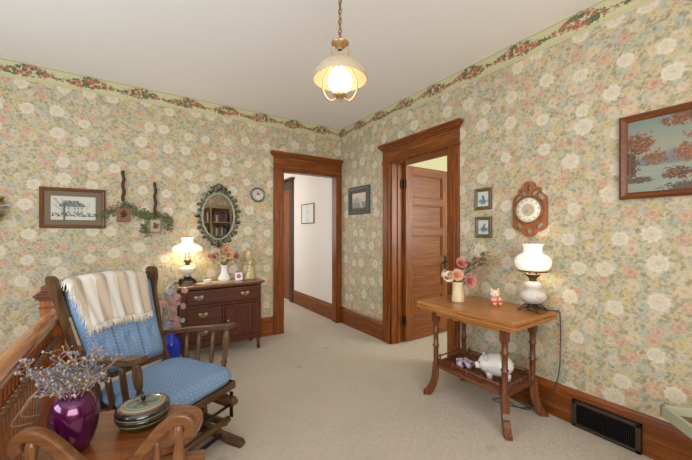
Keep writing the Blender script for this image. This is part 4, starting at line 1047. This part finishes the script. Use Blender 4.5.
def backf(u, v, side):
    Y = (-.255+.51*u)*(.8+.2*v); z = .45+.50*v; cu, cv = (u-.5)*2, (v-.5)*2
    edge = max((1-abs(cu)**6)*(1-abs(cv)**8), 0)**.45
    ch = min(abs(u-1/3), abs(u-2/3)); dent = math.exp(-(ch/.03)**2)*.02
    tuft = sum(math.exp(-(((u-uu)/.06)**2+((v-vv)/.05)**2)) for uu in (1/6, .5, 5/6) for vv in (.3, .62))*.02
    off = (.03+.062*edge-dent*edge-tuft*edge) if side else (.008-.0*edge)
    a = math.atan2(backx(z)-backx(z+.05), .05)
    return (backx(z)+off*math.cos(a), Y, z+off*math.sin(a))
MB().pillow(backf, 54, 36).build('back_cushion', fabric, t)
for s in (-1, 1):
    # arm: flat board, paddle shape in plan, sloping upward to the front
    out = [(-.42, s*.285), (-.3, s*.31), (-.1, s*.325), (.1, s*.34), (.18, s*.345), (.215, s*.33), (.22, s*.3), (.205, s*.265), (.1, s*.27), (-.1, s*.276), (-.4, s*.255)]
    if s < 0: out = out[::-1]
    sl = math.atan2(.105, .6)
    MB().prism(out, -.013, .013, 'z', mat=T((.01, 0, .65)) @ Rm(-sl, 'Y') ).build('armrest', RW, t)
    def az(x): return .65+(x-.01)*math.tan(sl)-.012
    yb, yt = s*.262, s*.3
    def rod(x0, x1, rs, name):
        z0, z1 = .35, az(x1); n = len(rs)
        MB().tube([(x0+(x1-x0)*i/(n-1), yb+(yt-yb)*i/(n-1), z0+(z1-z0)*i/(n-1)) for i in range(n)], rs, 12).build(name, RZ, t)
    rod(.17, .175, [.018, .02, .024, .022, .014, .02, .014, .02, .012, .018, .021, .022, .023, .021, .018, .016], 'front_arm_post')
    for x0, x1 in ((.06, .06), (-.06, -.07), (-.16, -.19)): rod(x0, x1, [.012, .014, .016, .015, .012], 'arm_spindle')

# ------------------------------------------------------------------ blanket on the glider
bl, b = newmat('striped_blanket'); x, y, z = obj_coord()
st_ = vsin((y+.015)*(2*PI/.125)); c = mix(more(st_, 0, .25), lin((220, 215, 207)), lin((186, 167, 146)))
c = mix(fnoise(comb(x*200, y*200, z*60), 1, 2)*.25, c, lin((190, 176, 156)))
setin(b, 'Base Color', c); setin(b, 'Roughness', .95); setin(b, 'Specular IOR Level', .1); bump(b, fnoise(comb(x, y, z), 160, 2), .5, .004)
t = thing('throw_blanket', 'cream and tan striped fringed throw draped over the glider back', 'blanket', (GX, GY, 0), GA)
ztop = 1.005
def blank(u, v, lift=0):
    # u across (-.27 .. .27), v 0 = front hem, 1 = rear hem
    Y = -.262+.44*u+.045*(1-u)*max(0, 1-v*1.8)
    zf = .70+.05*math.sin(u*5)*.3+.03*u
    L1 = ztop-zf; L = v*(L1+.05+.18)
    wr = .006*math.sin(u*19+v*3)+.004*math.sin(u*41)
    crown = .0+.018*math.sin(PI*u)
    if L < L1-.03: z = zf+L; off = .107+wr+.004
    elif L < L1+.06:
        k = (L-(L1-.03))/.09; a = PI*k; z = ztop-.03+.035*math.sin(a); off = .107-(.107+.045)*.5*(1-math.cos(a))+wr
    else: z = ztop-.03-(L-(L1+.06)); off = -.05+wr
    Y *= .82+.18*min(1, max(0, (z-.45)/.5))
    zz = min(max(z, .40), 1.1); a = math.atan2(backx(zz)-backx(zz+.05), .05)
    off += lift
    hang = -.03 if (u < .03) else 0
    return (backx(zz)+off*math.cos(a), Y, z+off*math.sin(a)+crown*(1 if v > .5 else v*2)+hang*0)
mb = MB(); mb.grid(blank, 60, 50); o = mb.build('cloth', bl, t)
so = o.modifiers.new('s', 'SOLIDIFY'); so.thickness = .006; so.offset = 1
mb = MB(); random.seed(2)
for k in range(110):
    u = k/109; p = Vector(blank(u, 0, .004)); j = random.uniform(-.01, .01)
    mb.tube([p, p+Vector((.006+j*.4, j, -.02)), p+Vector((.012, j*1.6, -.045+random.uniform(-.01, .01)))], [.003, .0028, .0015], 5)
for k in range(100):
    v = k/130; p = Vector(blank(0, v, .003)); j = random.uniform(-.012, .012)
    mb.tube([p+Vector((0, .005, 0)), p+Vector((.008+j*.3, -.014, -.018)), p+Vector((.014+j, -.02+j*.6, -.055+random.uniform(-.012, .01)))], [.0035, .003, .0015], 5)
tag(mb.build('fringe', plain('fringe_cream', (216, 208, 194), .95, vary=.1), t), kind='stuff')

# ------------------------------------------------------------------ end table with magazine rack (foreground)
EX, EY = -.068, 1.256; EA = math.atan2(-.374, .928)
t = thing('end_table', 'wooden end table with serpentine topped spindle magazine rack in the foreground', 'table', (EX, EY, 0), EA)
SW, SY_, SZm = M['side_x'], M['side_y'], M['side_z']
top = [(-.045+.275*(1 if math.cos(a) > 0 else -1)*abs(math.cos(a))**.72, .195+.168*(1 if math.sin(a) > 0 else -1)*abs(math.sin(a))**.72) for a in [2*PI*k/64 for k in range(64)]]
mb = MB(); mb.prism(top, .542, .558, 'z')
mb.prism([(-.045+(a+.045)*.985, .195+(b_-.195)*.975) for a, b_ in top], .558, .561, 'z'); mb.prism([(-.045+(a+.045)*.97, .195+(b_-.195)*.96) for a, b_ in top], .534, .542, 'z')
mb.build('tabletop', wood('side_top_wood', (100, 50, 22), (142, 84, 44), 'x', .22, coat=.5), t)
# serpentine rail with scroll ends
def railz(s):   # s in -.25..+.25
    k = abs(s)/.215; return .525+.162*(1-math.cos(PI*min(k, 1)))/2
cl = [Vector((-.215+.43*i/40, 0, railz(-.215+.43*i/40))) for i in range(41)]
endR = [Vector((.215+.028*math.sin(a), 0, .687-.03*(1-math.cos(a)))) for a in [q*.35 for q in range(1, 8)]]
endL = [Vector((-p.x, 0, p.z)) for p in endR]
cl = endL[::-1]+cl+endR
up = []; dn = []
for i, p in enumerate(cl):
    a = cl[max(i-1, 0)]; c_ = cl[min(i+1, len(cl)-1)]; tn = (c_-a).normalized(); nr = Vector((-tn.z, 0, tn.x)); hw = .017
    up.append((p.x+nr.x*hw, p.z+nr.z*hw)); dn.append((p.x-nr.x*hw, p.z-nr.z*hw))
def rail_at(y, name):
    bm_ = MB().prism(up+dn[::-1], y-.017, y+.017, 'y'); o = bm_.build(name, SW, t)
    bv = o.modifiers.new('b', 'BEVEL'); bv.width = .006; bv.segments = 2; bv.limit_method = 'ANGLE'; bv.angle_limit = .9
rail_at(0, 'rack_rail')
for s in (-.205, -.14, -.07, 0, .07, .14, .205):
    z1 = railz(s)-.01; z0 = .25; big = abs(s) > .2
    R_ = [.012, .016, .02, .014, .02, .014, .011, .016, .021, .022, .018, .012, .018, .013] if big else [.008, .01, .012, .009, .012, .009, .008, .01, .012, .012, .01, .008]
    MB().tube([(s, 0, z0+(z1-z0)*i/(len(R_)-1)) for i in range(len(R_))], R_, 12).build('spindle', SZm, t)
MB().box(-.28, .28, -.02, .1, .235, .255, .005).build('rack_floor', SW, t)
MB().box(-.27, .27, .06, .075, .255, .53, .004).build('rack_panel', SW, t)
MB().box(-.26, .14, .1, .32, .2, .215, .004).build('lower_shelf', SW, t)
for x, y in ((-.26, 0), (.26, 0), (-.24, .3), (.12, .3)):
    zt = .24 if y < .1 else .535; n = 12
    MB().tube([(x, y, zt*(1-i/(n-1))) for i in range(n)], [.016, .02, .015, .02, .014, .017, .021, .022, .017, .02, .014, .012], 12).build('leg', SZm, t)
# purple vase
t = thing('purple_vase', 'glossy metallic purple egg shaped vase on the foreground end table', 'vase', (-.17, 1.42, .5612))
pm_, b = newmat('purple_glaze'); setin(b, 'Base Color', lin((112, 22, 84))); setin(b, 'Metallic', .6); setin(b, 'Roughness', .2); setin(b, 'Coat Weight', .8); setin(b, 'Coat Roughness', .05)
x, y, z = obj_coord(); setin(b, 'Base Color', mix(fnoise(comb(x, y, z), 14, 3), lin((64, 10, 52)), lin((100, 18, 76))))
MB().lathe([(0, 0), (.042, 0), (.05, .004), (.064, .026), (.076, .06), (.083, .1), (.084, .13), (.08, .16), (.07, .186), (.054, .204), (.042, .21), (.038, .213), (.04, .222), (.036, .224), (.033, .214), (.05, .19), (.06, .12), (.04, .02), (0, .01)], 48).build('body', pm_, t).scale = (.83, .83, .9)
t = thing('dried_bouquet', 'dried twigs with small grey blue buds in the purple vase', 'dried flowers', (-.17, 1.42, .5612))
random.seed(17); stm = MB(); buds = [MB(), MB()]
for k in range(46):
    a = random.uniform(0, 6.28); spread = random.uniform(.03, .135); hgt = random.uniform(.02, .135)
    tip = Vector((math.cos(a)*spread, math.sin(a)*spread, .195+hgt*(1.1-spread*2)))
    p0 = Vector((math.cos(a)*.012, math.sin(a)*.012, .15)); mid = (p0+tip)/2+Vector((random.uniform(-.02, .02), random.uniform(-.02, .02), .02))
    pts = smoothline([p0, mid, tip], 5); stm.tube(pts, .0015, 4)
    for q in range(5):
        b0 = pts[random.randint(4, len(pts)-1)]; e = b0+Vector((random.uniform(-.035, .035), random.uniform(-.035, .035), random.uniform(-.005, .035))); stm.tube([b0, (b0+e)/2+Vector((0, 0, .004)), e], .001, 4)
        buds[q % 2].ell(e, .0042, .0042, .0052, 6)
        e2 = b0+Vector((random.uniform(-.02, .02), random.uniform(-.02, .02), random.uniform(0, .02))); stm.tube([b0, e2], .001, 4); buds[(q+1) % 2].ell(e2, .0036, .0036, .0042, 6)
for off in (0, .4):
    a0 = math.radians(160)+off
    stm.tube(smoothline([(math.cos(a0)*.025, math.sin(a0)*.025, .19), (math.cos(a0)*.09, math.sin(a0)*.09, .22), (math.cos(a0)*.13, math.sin(a0)*.13, .17), (math.cos(a0)*.15, math.sin(a0)*.15, .13), (math.cos(a0)*.1, math.sin(a0)*.12, .125)], 6), .0014, 4)
stm.build('twigs', M['twig'], t)
tag(buds[0].build('buds', plain('bud_blue', (98, 104, 124), .7, vary=.3), t), kind='stuff'); tag(buds[1].build('seed_heads', plain('bud_grey', (150, 138, 132), .7, vary=.3), t), kind='stuff')
# striped round box
def stripes(x, y, z):
    r = V.m('SQRT', x*x+y*y)
    c = mix(more(vsin(z*260.0), .8, .1), lin((26, 34, 36)), lin((132, 140, 72)))
    c = mix(more(vsin(z*260.0+2.2), .93, .05), c, lin((84, 44, 36)))
    return c, r
m1, b = newmat('striped_lacquer'); x, y, z = obj_coord(); c, r = stripes(x, y, z); setin(b, 'Base Color', c); setin(b, 'Roughness', .15); setin(b, 'Coat Weight', .6)
m2, b = newmat('lid_lacquer'); x, y, z = obj_coord(); c, r = stripes(x, y, z)
nz_ = fnoise(comb(x, y), 24, 2)
c = mix(less(r, .083, .001), c, lin((92, 74, 56))); c = mix(less(r, .076, .001), c, lin((150, 134, 96))); c = mix(less(r, .067, .001), c, lin((96, 104, 96))); c = mix(less(r, .062, .001), c, lin((158, 146, 110)))
c = mix(less(r, .059, .001), c, lin((98, 112, 108))); c = mix(less(r, .05, .001)*more(nz_, .5, .05), c, lin((76, 80, 66)))
setin(b, 'Base Color', c); setin(b, 'Roughness', .15); setin(b, 'Coat Weight', .6)
t = thing('lidded_bowl', 'round lacquered lidded box with green and brown stripes on the end table', 'lidded box', (.03, 1.465, .5612))
MB().lathe([(0, 0), (.055, 0), (.062, .003), (.08, .014), (.09, .03), (.093, .044), (.089, .052), (0, .05)], 48).build('bowl', m1, t)
ld = MB().lathe([(.092, .051), (.0935, .056), (.091, .066), (.082, .076), (.06, .083), (.03, .086), (0, .087)], 48).build('lid', m2, t)
MB().lathe([(.004, .084), (.006, .09), (.009, .097), (.008, .103), (0, .105)], 14).build('knob', M['black'], ld)

# ------------------------------------------------------------------ green tray table at the right edge
t = thing('tray_table', 'sage green rimmed tray stand at the bottom right corner', 'tray', (2.164, .454, 0), math.atan2(-.131, -.139))
sg = plain('sage_paint', (168, 168, 140), .5); 
# local +x = toward (-.73,-.69); local +y = toward (.69,-.73)
mb = MB(); TW, TD, tz0, tz1 = .5, .3, .395, .45
for a, b_, c, d in ((0, TW, 0, .016), (0, TW, TD-.016, TD), (0, .016, 0, TD), (TW-.016, TW, 0, TD)): mb.box(a, b_, c, d, tz0, tz1, .002)
mb.build('rim', sg, t)
MB().box(.01, TW-.01, .01, TD-.01, tz0+.004, tz0+.014).build('tray_floor', plain('wicker_brown', (120, 92, 60), .8, vary=.4), t)
mb = MB()
MB().tube([(TW/2+.08, TD/2, tz0+.004), (TW/2+.08, TD/2, .05)], .02, 14).build('pedestal', sg, t)
MB().box(TW/2-.05, TW/2+.21, TD/2-.1, TD/2+.1, 0, .03, .005).build('base', sg, t)

# ------------------------------------------------------------------ bookcase on the south wall (seen only in the mirror)
t = thing('bookcase', 'brown bookcase seen only as a reflection in the oval mirror', 'bookcase', (1.8, YB+.16, 0))
mb = MB()
for x in (-.55, -.01, .53): mb.box(x, x+.025, -.14, .14, 0, 2.0, .002)
for z in (.05, .42, .8, 1.18, 1.56, 1.975): mb.box(-.55, .555, -.14, .14, z, z+.025, .002)
mb.box(-.55, .555, -.15, -.14, 0, 2.0); mb.build('carcass', plain('pale_shelf_wood', (176, 142, 112), .5), t)
random.seed(6); bc = [plain('book_%s' % n, c_, .6) for n, c_ in (('blue', (60, 76, 104)), ('cream', (206, 196, 172)), ('red', (122, 52, 44)), ('grey', (110, 108, 104)))]
for x0 in (-.52, .02):
    for z in (.825, 1.205, 1.585):
        x = x0
        while x < x0+.42:
            w_ = random.uniform(.03, .05); h_ = random.uniform(.2, .3)
            o = MB().box(0, w_-.003, -.1, .08, 0, h_, .002).build('book', random.choice(bc)); o.location = (1.8+x, YB+.16, z)
            tag(o, 'upright book in the bookcase reflected in the oval mirror', 'book', 'books in the bookcase'); x += w_
for o in list(SC.objects):
    if o.type == 'MESH' and o.parent is None and 'kind' not in o and 'label' not in o: print('UNTAGGED', o.name)
